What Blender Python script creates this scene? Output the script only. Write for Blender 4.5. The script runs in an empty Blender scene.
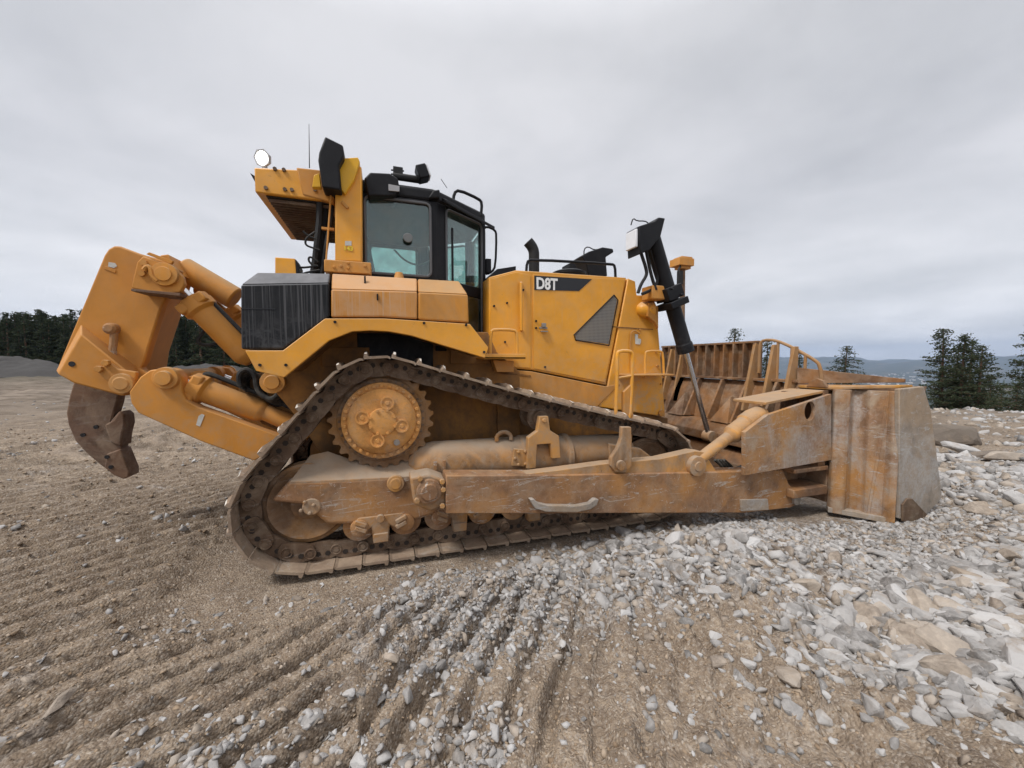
import bpy, math, random
import numpy as np
from mathutils import Vector, Matrix
R = math.radians
S = bpy.context.scene
COL = S.collection
random.seed(7)

# ------------------------------------------------------------------ camera
F_PX, HOR = 385.0, 362.0
CAM = Vector((0.68, -4.68, 1.65)); YAW = R(18.4); PITCH = math.atan((384-HOR)/F_PX)
cd = bpy.data.cameras.new('camera'); cam = bpy.data.objects.new('camera', cd); COL.objects.link(cam)
cd.sensor_width = 36; cd.lens = F_PX/1024*36; cd.clip_start = .05; cd.clip_end = 60000
cam.location = CAM; cam.rotation_euler = (math.pi/2-PITCH, 0, -YAW)
S.camera = cam
CM = cam.rotation_euler.to_matrix()
FW = Vector((math.sin(YAW), math.cos(YAW), 0)); RT = Vector((math.cos(YAW), -math.sin(YAW), 0))

def P(px, py, lat):
    "world point where the line of sight meets the plane y = lat"
    d = CM @ Vector(((px-512)/F_PX, (384-py)/F_PX, -1.0))
    t = (lat-CAM.y)/d.y
    return CAM + d*t
def G(px, py, z=0.0):
    d = CM @ Vector(((px-512)/F_PX, (384-py)/F_PX, -1.0))
    return CAM + d*((z-CAM.z)/d.z)
def proj(p):
    q = CM.transposed() @ (Vector(p)-CAM)
    return 512+F_PX*q.x/-q.z, 384-F_PX*q.y/-q.z

# ------------------------------------------------------------------ world, sun, exposure
SUN_EL, SUN_AZ = R(54), R(246)          # azimuth of the sun measured clockwise from +Y
W = bpy.data.worlds.new("World"); S.world = W; W.use_nodes = True
nt = W.node_tree; nt.nodes.clear()
def wn(t, **k):
    n = nt.nodes.new(t)
    for a, b in k.items(): setattr(n, a, b)
    return n
out = wn('ShaderNodeOutputWorld'); bg = wn('ShaderNodeBackground'); nt.links.new(bg.outputs[0], out.inputs[0])
sky = wn('ShaderNodeTexSky', sky_type='NISHITA', sun_disc=False, sun_elevation=SUN_EL, sun_rotation=SUN_AZ, dust_density=3.0)
tc = wn('ShaderNodeTexCoord')
sep = wn('ShaderNodeSeparateXYZ'); nt.links.new(tc.outputs['Generated'], sep.inputs[0])
# clouds live on a flat layer overhead: direction / (z + k)
add = wn('ShaderNodeMath', operation='ADD'); nt.links.new(sep.outputs[2], add.inputs[0]); add.inputs[1].default_value = .16
mxz = wn('ShaderNodeMath', operation='MAXIMUM'); nt.links.new(add.outputs[0], mxz.inputs[0]); mxz.inputs[1].default_value = .05
dv = wn('ShaderNodeVectorMath', operation='DIVIDE'); nt.links.new(tc.outputs['Generated'], dv.inputs[0]); nt.links.new(mxz.outputs[0], dv.inputs[1])
n1 = wn('ShaderNodeTexNoise'); n1.inputs['Scale'].default_value = .95; n1.inputs['Detail'].default_value = 7; n1.inputs['Roughness'].default_value = .56; n1.inputs['Distortion'].default_value = .25
nt.links.new(dv.outputs[0], n1.inputs['Vector'])
cr = wn('ShaderNodeValToRGB'); nt.links.new(n1.outputs[0], cr.inputs[0])
e = cr.color_ramp.elements
e[0].position = .33; e[0].color = (.305, .307, .318, 1); e[1].position = .64; e[1].color = (.425, .422, .432, 1)
# an overcast sky is brighter towards the zenith, and has a pale band low down
zr = wn('ShaderNodeValToRGB'); nt.links.new(sep.outputs[2], zr.inputs[0])
ze = zr.color_ramp.elements
ze[0].position = 0; ze[0].color = (1.30, 1.31, 1.34, 1); ze[1].position = 1; ze[1].color = (2.3, 2.3, 2.3, 1)
for p, c in ((.05, (1.42, 1.42, 1.43, 1)), (.16, (1.20, 1.20, 1.20, 1)), (.35, (.97, .97, .98, 1)), (.62, (1.0, 1.0, 1.0, 1)), (.80, (1.7, 1.7, 1.7, 1))):
    q = ze.new(p); q.color = c
mu = wn('ShaderNodeVectorMath', operation='MULTIPLY'); nt.links.new(cr.outputs[0], mu.inputs[0]); nt.links.new(zr.outputs[0], mu.inputs[1])
sc10 = wn('ShaderNodeVectorMath', operation='SCALE'); nt.links.new(mu.outputs[0], sc10.inputs[0]); sc10.inputs['Scale'].default_value = 10.0
mix = wn('ShaderNodeMix', data_type='RGBA'); mix.inputs[0].default_value = .94
nt.links.new(sky.outputs[0], mix.inputs[6]); nt.links.new(sc10.outputs[0], mix.inputs[7])
nt.links.new(mix.outputs[2], bg.inputs[0]); bg.inputs[1].default_value = .1

sd = bpy.data.lights.new('sun', 'SUN'); so = bpy.data.objects.new('sun', sd); COL.objects.link(so)
sd.energy = 1.5; sd.angle = R(12); sd.color = (1.0, .97, .93)
sdir = Vector((math.sin(SUN_AZ)*math.cos(SUN_EL), math.cos(SUN_AZ)*math.cos(SUN_EL), math.sin(SUN_EL)))
so.rotation_euler = sdir.to_track_quat('Z', 'Y').to_euler()
S.view_settings.view_transform = 'Standard'; S.view_settings.look = 'None'
S.view_settings.exposure = 0.92; S.view_settings.gamma = 1; S.view_settings.use_curve_mapping = False

# ------------------------------------------------------------------ materials
class NT:
    def __init__(s, name):
        s.m = bpy.data.materials.new(name); s.m.use_nodes = True; s.t = s.m.node_tree
        s.b = s.t.nodes['Principled BSDF']; s.o = s.t.nodes['Material Output']
        s.geo = None; s.tc = None
    def n(s, t, **k):
        n = s.t.nodes.new(t)
        for a, b in k.items(): setattr(n, a, b)
        return n
    def l(s, a, b): s.t.links.new(a, b)
    def pos(s):
        if not s.geo: s.geo = s.n('ShaderNodeNewGeometry')
        return s.geo.outputs['Position']
    def nz(s):
        s.pos(); q = s.n('ShaderNodeSeparateXYZ'); s.l(s.geo.outputs['Normal'], q.inputs[0]); return q.outputs[2]
    def noise(s, scale, detail=4, rough=.55, dist=0, stretch=None, vec=None):
        v = vec or s.pos()
        if stretch:
            mp = s.n('ShaderNodeMapping'); s.l(v, mp.inputs[0]); mp.inputs['Scale'].default_value = stretch[:3]
            if len(stretch) > 3: mp.inputs['Rotation'].default_value = stretch[3]
            v = mp.outputs[0]
        q = s.n('ShaderNodeTexNoise'); s.l(v, q.inputs['Vector']); q.inputs['Scale'].default_value = scale
        q.inputs['Detail'].default_value = detail; q.inputs['Roughness'].default_value = rough; q.inputs['Distortion'].default_value = dist
        return q.outputs[0]
    def voro(s, scale, feature='F1', out='Distance', vec=None, rnd=1.0):
        q = s.n('ShaderNodeTexVoronoi', feature=feature); s.l(vec or s.pos(), q.inputs['Vector']); q.inputs['Scale'].default_value = scale
        q.inputs['Randomness'].default_value = rnd
        return q.outputs[out]
    def ramp(s, f, *stops):
        q = s.n('ShaderNodeValToRGB'); s.l(f, q.inputs[0]); e = q.color_ramp.elements
        stops = [(p, (c if isinstance(c, tuple) else (c, c, c))) for p, c in stops]
        e[0].position, e[0].color = stops[0][0], (*stops[0][1], 1); e[1].position, e[1].color = stops[-1][0], (*stops[-1][1], 1)
        for p, c in stops[1:-1]:
            z = e.new(p); z.color = (*c, 1)
        return q.outputs[0]
    def math(s, op, a, b=0.0, clamp=False):
        q = s.n('ShaderNodeMath', operation=op, use_clamp=clamp)
        for i, v in enumerate((a, b)):
            if isinstance(v, (int, float)): q.inputs[i].default_value = v
            else: s.l(v, q.inputs[i])
        return q.outputs[0]
    def mix(s, f, a, b, blend='MIX'):
        q = s.n('ShaderNodeMix', data_type='RGBA', blend_type=blend)
        for i, v in ((0, f), (6, a), (7, b)):
            if isinstance(v, (int, float)): q.inputs[i].default_value = v
            elif isinstance(v, tuple): q.inputs[i].default_value = (*v, 1)
            else: s.l(v, q.inputs[i])
        return q.outputs[2]
    def bump(s, h, strength=.3, dist=.01, prev=None):
        q = s.n('ShaderNodeBump'); s.l(h, q.inputs['Height']); q.inputs['Strength'].default_value = strength; q.inputs['Distance'].default_value = dist
        if prev: s.l(prev, q.inputs['Normal'])
        return q.outputs[0]
    def fin(s, color=None, rough=None, normal=None, metal=None, spec=None):
        for k, v in (('Base Color', color), ('Roughness', rough), ('Normal', normal), ('Metallic', metal), ('Specular IOR Level', spec)):
            if v is None: continue
            i = s.b.inputs[k]
            if isinstance(v, (int, float)): i.default_value = v
            elif isinstance(v, tuple): i.default_value = (*v, 1)
            else: s.l(v, i)
        return s.m

def paint(name, base, dust=(.42, .34, .25), dust_amt=.35, top_dust=.8, wear=.0, rough=.38, streak=.0, var=.18, grime=.0, spec=.35):
    m = NT(name)
    a = m.noise(1.7, 5, .6)
    c = m.mix(m.ramp(a, (.3, 0.0), (.72, 1.0)), tuple(v*(1-var) for v in base), tuple(min(1, v*(1+var)) for v in base))
    # thin film of dust in clouds, thicker on anything facing up
    d = m.math('MULTIPLY', m.ramp(m.noise(5.5, 8, .68, .4), (.42, 0.0), (.75, 1.0)), dust_amt)
    nz = m.math('MULTIPLY', m.ramp(m.nz(), (.25, 0.0), (.85, 1.0)), m.ramp(m.noise(9, 6, .6), (.2, .55), (.7, 1.0)))
    d = m.math('MAXIMUM', d, m.math('MULTIPLY', nz, top_dust), True)
    # fine specks, faint run marks, and mud splashed up the lower parts
    sp = m.math('MULTIPLY', m.ramp(m.noise(85, 4, .7), (.60, 0.0), (.68, 1.0)), m.math('MULTIPLY', m.ramp(m.noise(4.1, 5, .6), (.4, 0.1), (.65, 1.0)), min(.6, dust_amt*1.5)))
    rn = m.math('MULTIPLY', m.ramp(m.noise(1, 6, .65, .2, (26, 26, 1.1)), (.54, 0.0), (.70, 1.0)), min(.35, dust_amt*.8))
    zz = m.n('ShaderNodeSeparateXYZ'); m.l(m.pos(), zz.inputs[0])
    lo = m.math('MULTIPLY', m.ramp(m.math('MULTIPLY', zz.outputs[2], .4), (.32, 1.0), (.86, 0.0)), m.ramp(m.noise(7.5, 8, .72, .5), (.44, 0.0), (.62, .75)))
    d = m.math('MAXIMUM', d, m.math('MAXIMUM', sp, m.math('MAXIMUM', rn, lo)), True)
    if streak:
        st = m.ramp(m.noise(1, 5, .6, 0, (80, 80, 1.2)), (.50, 0.0), (.66, 1.0))
        d = m.math('MAXIMUM', d, m.math('MULTIPLY', st, streak), True)
    if grime:
        g = m.ramp(m.noise(3.2, 8, .7, .6, (1, 1, .5)), (.45, 0.0), (.62, 1.0))
        c = m.mix(m.math('MULTIPLY', g, grime), c, (.13, .075, .04))
    c = m.mix(d, c, dust)
    if wear:
        w = m.ramp(m.noise(14, 9, .75, .8), (.64, 0.0), (.67, 1.0))
        c = m.mix(m.math('MULTIPLY', w, wear), c, (.07, .045, .03))
    nb = m.bump(m.noise(55, 4), .08, .004)
    nb = m.bump(m.noise(2.2, 2), .25, .012, nb)
    r = m.math('ADD', m.math('MULTIPLY', d, .4), rough, True)
    return m.fin(c, r, nb, spec=spec)

YEL = (.74, .325, .020)
M = {}
M['yellow'] = paint('yellow_paint', YEL, dust_amt=.26, top_dust=.8, spec=.5, wear=.35)
M['yellow_dull'] = paint('dusty_yellow_paint', (.58, .25, .04), dust=(.40, .27, .15), dust_amt=.55, top_dust=.95, grime=.25, rough=.55)
M['yellow_streak'] = paint('rain_streaked_yellow', (.58, .25, .045), dust=(.50, .34, .22), dust_amt=.7, top_dust=.95, streak=.75, rough=.5)
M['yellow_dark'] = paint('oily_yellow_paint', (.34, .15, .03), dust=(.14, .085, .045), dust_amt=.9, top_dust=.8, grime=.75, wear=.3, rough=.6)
M['muddy'] = paint('mud_caked_paint', (.40, .195, .06), dust=(.33, .265, .20), dust_amt=.85, top_dust=1.0, grime=.8, wear=.6, rough=.75)
M['ripyel'] = paint('ripper_paint', (.56, .235, .035), dust=(.42, .25, .12), dust_amt=.3, top_dust=.75, grime=.12, rough=.5)
M['black_streak'] = paint('streaked_black_plastic', (.010, .011, .013), dust=(.27, .27, .28), dust_amt=.05, top_dust=.8, streak=.28, rough=.55, var=.1, spec=.22)
M['black'] = paint('black_paint', (.008, .008, .010), dust=(.12, .12, .12), dust_amt=.08, top_dust=.25, rough=.5, var=.1, spec=.22)
M['rubber'] = paint('black_rubber', (.009, .009, .010), dust=(.15, .14, .12), dust_amt=.15, top_dust=.3, rough=.6, var=.1)

def worn_steel(name, paintc, amt_paint, amt_steel, brown=(.155, .082, .042), steel=(.33, .30, .27), mud=.5, scuff=0):
    m = NT(name)
    big = m.noise(1.6, 6, .62, .3); fine = m.noise(16, 9, .7, .4)
    c = m.mix(m.ramp(m.noise(7, 7, .7, .3), (.3, 0.0), (.7, 1.0)), tuple(v*.7 for v in brown), tuple(v*1.45 for v in brown))
    c = m.mix(m.math('MULTIPLY', m.ramp(big, (.45, 0.0), (.62, 1.0)), amt_paint), c, paintc)
    # dried mud
    c = m.mix(m.math('MULTIPLY', m.ramp(m.noise(4.3, 9, .72, .5), (.46, 0.0), (.66, 1.0)), mud), c, (.36, .28, .20))
    # polished scuffs and scratches in several directions
    s1 = m.ramp(m.noise(2.5, 7, .75, 2.0, (1, 1, 5, (0, .5, .3))), (.58, 0.0), (.61, 1.0))
    s2 = m.ramp(m.noise(5, 8, .8, 2.6, (3, 1, 1, (0, -.7, 0))), (.60, 0.0), (.625, 1.0))
    s = m.math('MAXIMUM', s1, s2)
    s = m.math('MULTIPLY', s, m.ramp(fine, (.35, 0.2), (.6, 1.0)))
    if scuff:
        big2 = m.math('MULTIPLY', m.ramp(m.noise(1.9, 9, .72, .8, (1, 1, .7)), (.47, 0.0), (.60, 1.0)), m.ramp(m.noise(30, 7, .75), (.38, .35), (.58, 1.0)))
        s = m.math('MAXIMUM', s, m.math('MULTIPLY', big2, .75))
    c = m.mix(m.ramp(m.noise(45, 7, .75), (.56, 0.0), (.68, .4)), c, (.05, .032, .022))
    s = m.math('MULTIPLY', s, amt_steel, True)
    c = m.mix(s, c, steel)
    nb = m.bump(fine, .35, .006); nb = m.bump(m.noise(60, 4), .2, .003, nb)
    return m.fin(c, m.math('SUBTRACT', .75, m.math('MULTIPLY', s, .3)), nb, metal=m.math('MULTIPLY', s, .35), spec=.35)
M['arm'] = worn_steel('worn_push_arm_steel', (.42, .20, .06), .8, .9, mud=.45, brown=(.22, .118, .06), steel=(.46, .42, .37))
M['blade'] = worn_steel('scuffed_blade_steel', (.50, .24, .06), .6, .95, mud=.85, brown=(.22, .125, .07), steel=(.42, .39, .36), scuff=1)
M['blade_edge'] = worn_steel('polished_edge_steel', (.36, .24, .13), .6, .8, brown=(.25, .215, .18), steel=(.46, .46, .455), mud=.45, scuff=1)
M['bladeback'] = worn_steel('dusty_blade_back', (.36, .165, .05), .6, .12, brown=(.13, .072, .04), mud=.5)
M['blade_yel'] = worn_steel('blade_yellow_remains', (.60, .29, .04), .8, .6, brown=(.33, .17, .06), mud=.75)
M['shank'] = worn_steel('worn_ripper_steel', (.19, .10, .05), .6, .25, brown=(.125, .075, .05), mud=.4)
M['track'] = worn_steel('muddy_track_steel', (.13, .08, .05), .5, .35, brown=(.10, .062, .038), mud=.42, steel=(.32, .28, .24))
M['shoe'] = worn_steel('worn_track_shoe_steel', (.20, .14, .095), .5, .5, brown=(.24, .175, .125), steel=(.46, .42, .37), mud=.7)
M['wheel'] = worn_steel('oily_wheel_steel', (.42, .20, .05), .5, .3, brown=(.15, .085, .045), mud=.4)
M['yellow_muddy'] = paint('mud_splashed_yellow', (.52, .25, .06), dust=(.34, .25, .17), dust_amt=.95, top_dust=1.0, grime=.7, wear=.7, rough=.65)
M['guard'] = paint('dusty_guard_paint', (.34, .175, .06), dust=(.36, .26, .17), dust_amt=.8, top_dust=.9, grime=.35, wear=.4, rough=.65)
M['grouser'] = worn_steel('scraped_grouser_steel', (.60, .57, .52), .6, .9, brown=(.62, .58, .52), steel=(.58, .55, .50), mud=.6)
M['hub'] = worn_steel('dusty_hub_paint', (.62, .31, .09), 1.0, .25, brown=(.50, .235, .065), mud=.55)
def simple(name, c, rough=.5, metal=0.0, nb=0.0, var=.15):
    m = NT(name); a = m.noise(12, 5, .6)
    col = m.mix(a, tuple(v*(1-var) for v in c), tuple(min(1, v*(1+var)) for v in c))
    return m.fin(col, rough, m.bump(m.noise(40, 4), nb or .1, .004), metal=metal)
M['chrome'] = simple('chrome_rod', (.55, .55, .56), .22, .95)
M['steel'] = simple('bare_steel', (.30, .27, .24), .45, .6)
M['pocket_shade'] = simple('recess_shade', (.028, .02, .015), .8)  # near-black colour that paints the shade inside the link openings
M['white'] = simple('white_decal', (.80, .80, .78), .5)
M['sticker'] = simple('weathered_sticker', (.50, .49, .45), .6, var=.4)
M['decal_black'] = simple('black_decal', (.012, .012, .014), .35)
M['sticker_yellow'] = simple('yellow_sticker', (.75, .55, .03), .5)
M['grey'] = simple('grey_painted_metal', (.34, .34, .35), .5)
M['interior'] = simple('cab_lining', (.15, .16, .16), .7)
M['seal'] = simple('window_seal_rubber', (.10, .10, .105), .5)
M['lensoff'] = simple('clear_lamp_lens', (.75, .76, .78), .15)
M['safety'] = paint('bright_yellow_guard', (.74, .40, .02), dust_amt=.15, top_dust=.3)
# perforated grille
m = NT('perforated_grille')
v = m.voro(58, rnd=.0); c = m.mix(m.ramp(v, (.26, 0.0), (.40, 1.0)), (.01, .01, .01), (.20, .19, .175))
c = m.mix(m.ramp(m.noise(4, 5), (.35, 0.0), (.7, .6)), c, (.20, .17, .13)); M['grille'] = m.fin(c, .6)
# cab glass: thin tinted sheet
m = NT('tinted_cab_glass'); m.t.nodes.remove(m.b)
tr = m.n('ShaderNodeBsdfTransparent'); tr.inputs[0].default_value = (.78, .93, .90, 1)
gl = m.n('ShaderNodeBsdfGlossy'); gl.inputs['Roughness'].default_value = .03; gl.inputs[0].default_value = (.8, .85, .85, 1)
dd = m.n('ShaderNodeBsdfDiffuse'); dd.inputs[0].default_value = (.35, .33, .3, 1)
lw = m.n('ShaderNodeLayerWeight'); fr_o = m.math('ADD', m.math('MULTIPLY', m.math('POWER', lw.outputs['Facing'], 2.5), .7), .10)
m1 = m.n('ShaderNodeMixShader'); m.l(fr_o, m1.inputs[0]); m.l(tr.outputs[0], m1.inputs[1]); m.l(gl.outputs[0], m1.inputs[2])
m2 = m.n('ShaderNodeMixShader'); m.l(m.math('MULTIPLY', m.ramp(m.noise(6, 6, .7), (.4, 0.0), (.8, 1.0)), .22), m2.inputs[0]); m.l(m1.outputs[0], m2.inputs[1]); m.l(dd.outputs[0], m2.inputs[2])
m.l(m2.outputs[0], m.o.inputs[0]); M['glass'] = m.m
m = NT('lit_work_lamp'); m.b.inputs['Emission Color'].default_value = (1, .97, .9, 1); m.b.inputs['Emission Strength'].default_value = 6
M['lit'] = m.fin((.9, .9, .9), .3)

def ground_mat():
    m = NT('rocky_ground')
    p = m.pos()
    a = m.noise(.55, 6, .6, .3); b = m.noise(3.1, 8, .65, .3); f = m.noise(23, 8, .7)
    c = m.mix(m.ramp(a, (.35, 0.0), (.65, 1.0)), (.19, .143, .102), (.315, .248, .184))
    c = m.mix(m.ramp(b, (.40, 0.0), (.64, 1.0)), c, (.365, .29, .215))
    c = m.mix(m.math('MULTIPLY', m.ramp(m.noise(1.4, 6, .6), (.50, 0.0), (.62, 1.0)), .75), c, (.155, .118, .086))
    # crushed grey stone in patches
    sep = m.n('ShaderNodeSeparateXYZ'); m.l(p, sep.inputs[0])
    fx = m.ramp(m.math('MULTIPLY', m.math('ADD', sep.outputs[0], 2.0), .1), (.44, 0.0), (.58, .75))
    ffm = m.ramp(m.math('MULTIPLY', m.math('ADD', sep.outputs[1], 4.0), .2), (.35, 1.0), (.75, .0)); fx = m.math('MULTIPLY', fx, ffm)
    fb = m.ramp(m.math('ABSOLUTE', m.math('ADD', sep.outputs[1], 2.15)), (.35, .75), (.85, 0.0))
    fx = m.math('MAXIMUM', fx, m.math('MULTIPLY', fb, m.ramp(m.math('MULTIPLY', sep.outputs[0], .2), (.04, 0.0), (.2, 1.0))))
    # freshly churned, still damp earth behind the machine
    cb_ = m.n('ShaderNodeCombineXYZ'); cb_.inputs[0].default_value = -2.7; cb_.inputs[1].default_value = -.1
    dv_ = m.n('ShaderNodeVectorMath', operation='DISTANCE'); m.l(p, dv_.inputs[0]); m.l(cb_.outputs[0], dv_.inputs[1])
    dm = m.math('ADD', m.math('MULTIPLY', dv_.outputs['Value'], .2), m.math('MULTIPLY', m.noise(1.2, 6, .6), .5))
    c = m.mix(m.ramp(dm, (.55, .8), (.95, 0.0)), c, m.mix(m.ramp(m.noise(5, 6, .6), (.4, 0.0), (.6, 1.0)), (.145, .106, .073), (.255, .195, .138)))
    g = m.math('ADD', m.math('MULTIPLY', m.noise(1.1, 7, .65, .5), .9), m.math('MULTIPLY', fx, .35))
    gm = m.ramp(g, (.52, 0.0), (.66, 1.0))
    cell = m.voro(26, out='Color'); cs = m.n('ShaderNodeSeparateColor'); m.l(cell, cs.inputs[0])
    stone = m.ramp(cs.outputs[0], (.0, (.20, .175, .155)), (.5, (.33, .30, .275)), (1.0, (.52, .49, .46)))
    c = m.mix(m.math('MULTIPLY', gm, m.ramp(cs.outputs[1], (.35, 0.0), (.5, .85))), c, stone)
    cell2 = m.voro(75, out='Color'); cs2 = m.n('ShaderNodeSeparateColor'); m.l(cell2, cs2.inputs[0])
    c = m.mix(m.ramp(cs2.outputs[0], (.72, 0.0), (.8, .55)), c, m.ramp(cs2.outputs[1], (.0, (.17, .13, .10)), (1.0, (.48, .43, .37))))
    c = m.mix(m.ramp(f, (.36, 0.6), (.58, 0.0)), c, (.10, .07, .05))
    c = m.mix(m.ramp(m.noise(60, 6, .75), (.52, 0.0), (.66, .5)), c, (.50, .44, .37))
    # far field: damp gravel yard, then forest and fields down in the valley
    dist = m.n('ShaderNodeVectorMath', operation='LENGTH'); m.l(p, dist.inputs[0])
    dd = m.math('MULTIPLY', dist.outputs['Value'], .001)
    yard = m.mix(m.ramp(m.noise(.42, 9, .68, .6, (1, 3.0, 1, (0, 0, -.3))), (.40, 0.0), (.62, 1.0)), (.10, .08, .062), (.255, .21, .168))
    c = m.mix(m.ramp(dd, (.008, 0.0), (.020, .85)), c, yard)
    wood = m.mix(m.noise(.004, 6, .6), (.018, .026, .016), (.04, .045, .025))
    field = m.mix(m.ramp(m.noise(.0034, 5, .55, .0, (1, 1, 1)), (.56, 0.0), (.60, .6)), wood, (.12, .10, .065))
    field = m.mix(m.ramp(m.noise(.011, 6, .7), (.58, 0.0), (.62, .6)), field, (.16, .12, .08))
    c = m.mix(m.ramp(dd, (.035, 0.0), (.09, 1.0)), c, field)
    near = m.ramp(dd, (.008, 1.0), (.05, 0.0))
    h = m.math('ADD', m.math('MULTIPLY', f, .5), m.math('MULTIPLY', m.math('SUBTRACT', 1.0, m.voro(26)), m.math('MULTIPLY', gm, .9)))
    h = m.math('ADD', h, m.math('MULTIPLY', m.math('SUBTRACT', 1.0, m.voro(75)), .35))
    nb = m.bump(h, .9, .03); nb = m.bump(m.noise(130, 3), .5, .004, nb)
    return m.fin(c, .92, nb, spec=.15)
M['ground'] = ground_mat()
def rock_mat(name, c0, c1, c2):
    m = NT(name); oi = m.n('ShaderNodeObjectInfo')
    v = m.n('ShaderNodeVectorMath', operation='ADD'); m.l(m.pos(), v.inputs[0]); m.l(oi.outputs['Random'], v.inputs[1])
    isl = m.geo.outputs['Random Per Island']
    rr = m.math('FRACT', m.math('ADD', m.math('MULTIPLY', oi.outputs['Random'], 3.1), isl))
    c = m.ramp(rr, (0, c0), (.45, c1), (1, c2))
    c = m.mix(m.ramp(m.noise(18, 8, .7, .4, vec=v.outputs[0]), (.42, 0.0), (.68, .75)), c, tuple(x*1.55 for x in c1))
    c = m.mix(m.ramp(m.noise(7, 6, .6, .4, vec=v.outputs[0]), (.54, 0.0), (.68, .5)), c, (.27, .21, .155))
    nb = m.bump(m.noise(38, 8, .7), .6, .012)
    return m.fin(c, .88, nb, spec=.2)
M['rock'] = rock_mat('crushed_rock', (.14, .131, .122), (.27, .258, .248), (.47, .46, .45))
M['rock_tan'] = rock_mat('sandy_rock', (.20, .165, .135), (.29, .245, .20), (.38, .335, .29))
M['rock_dark'] = rock_mat('dark_rock', (.06, .05, .042), (.11, .09, .075), (.17, .145, .12))
M['gravel'] = rock_mat('grey_gravel', (.055, .052, .05), (.065, .062, .06), (.08, .075, .07))
M['gravel'] = simple('dark_heap_gravel', (.048, .045, .043), .95, nb=.9, var=.5)
def leafmat(name, a, b):
    m = NT(name); oi = m.n('ShaderNodeObjectInfo'); m.pos()
    rr = m.math('FRACT', m.math('ADD', oi.outputs['Random'], m.geo.outputs['Random Per Island']))
    return m.fin(m.mix(rr, a, b), .75, spec=.15)
M['needle'] = leafmat('pine_needles', (.034, .048, .026), (.095, .112, .062))
M['needle_dark'] = leafmat('dark_spruce_needles', (.030, .044, .024), (.082, .100, .054))
M['bark'] = simple('pine_bark', (.16, .095, .06), .9, nb=.6)
M['twig'] = simple('bare_twigs', (.12, .085, .06), .9)
M['house'] = simple('white_house_wall', (.70, .69, .66), .7)
M['roof'] = simple('dark_roof_tiles', (.10, .07, .06), .8)

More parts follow.
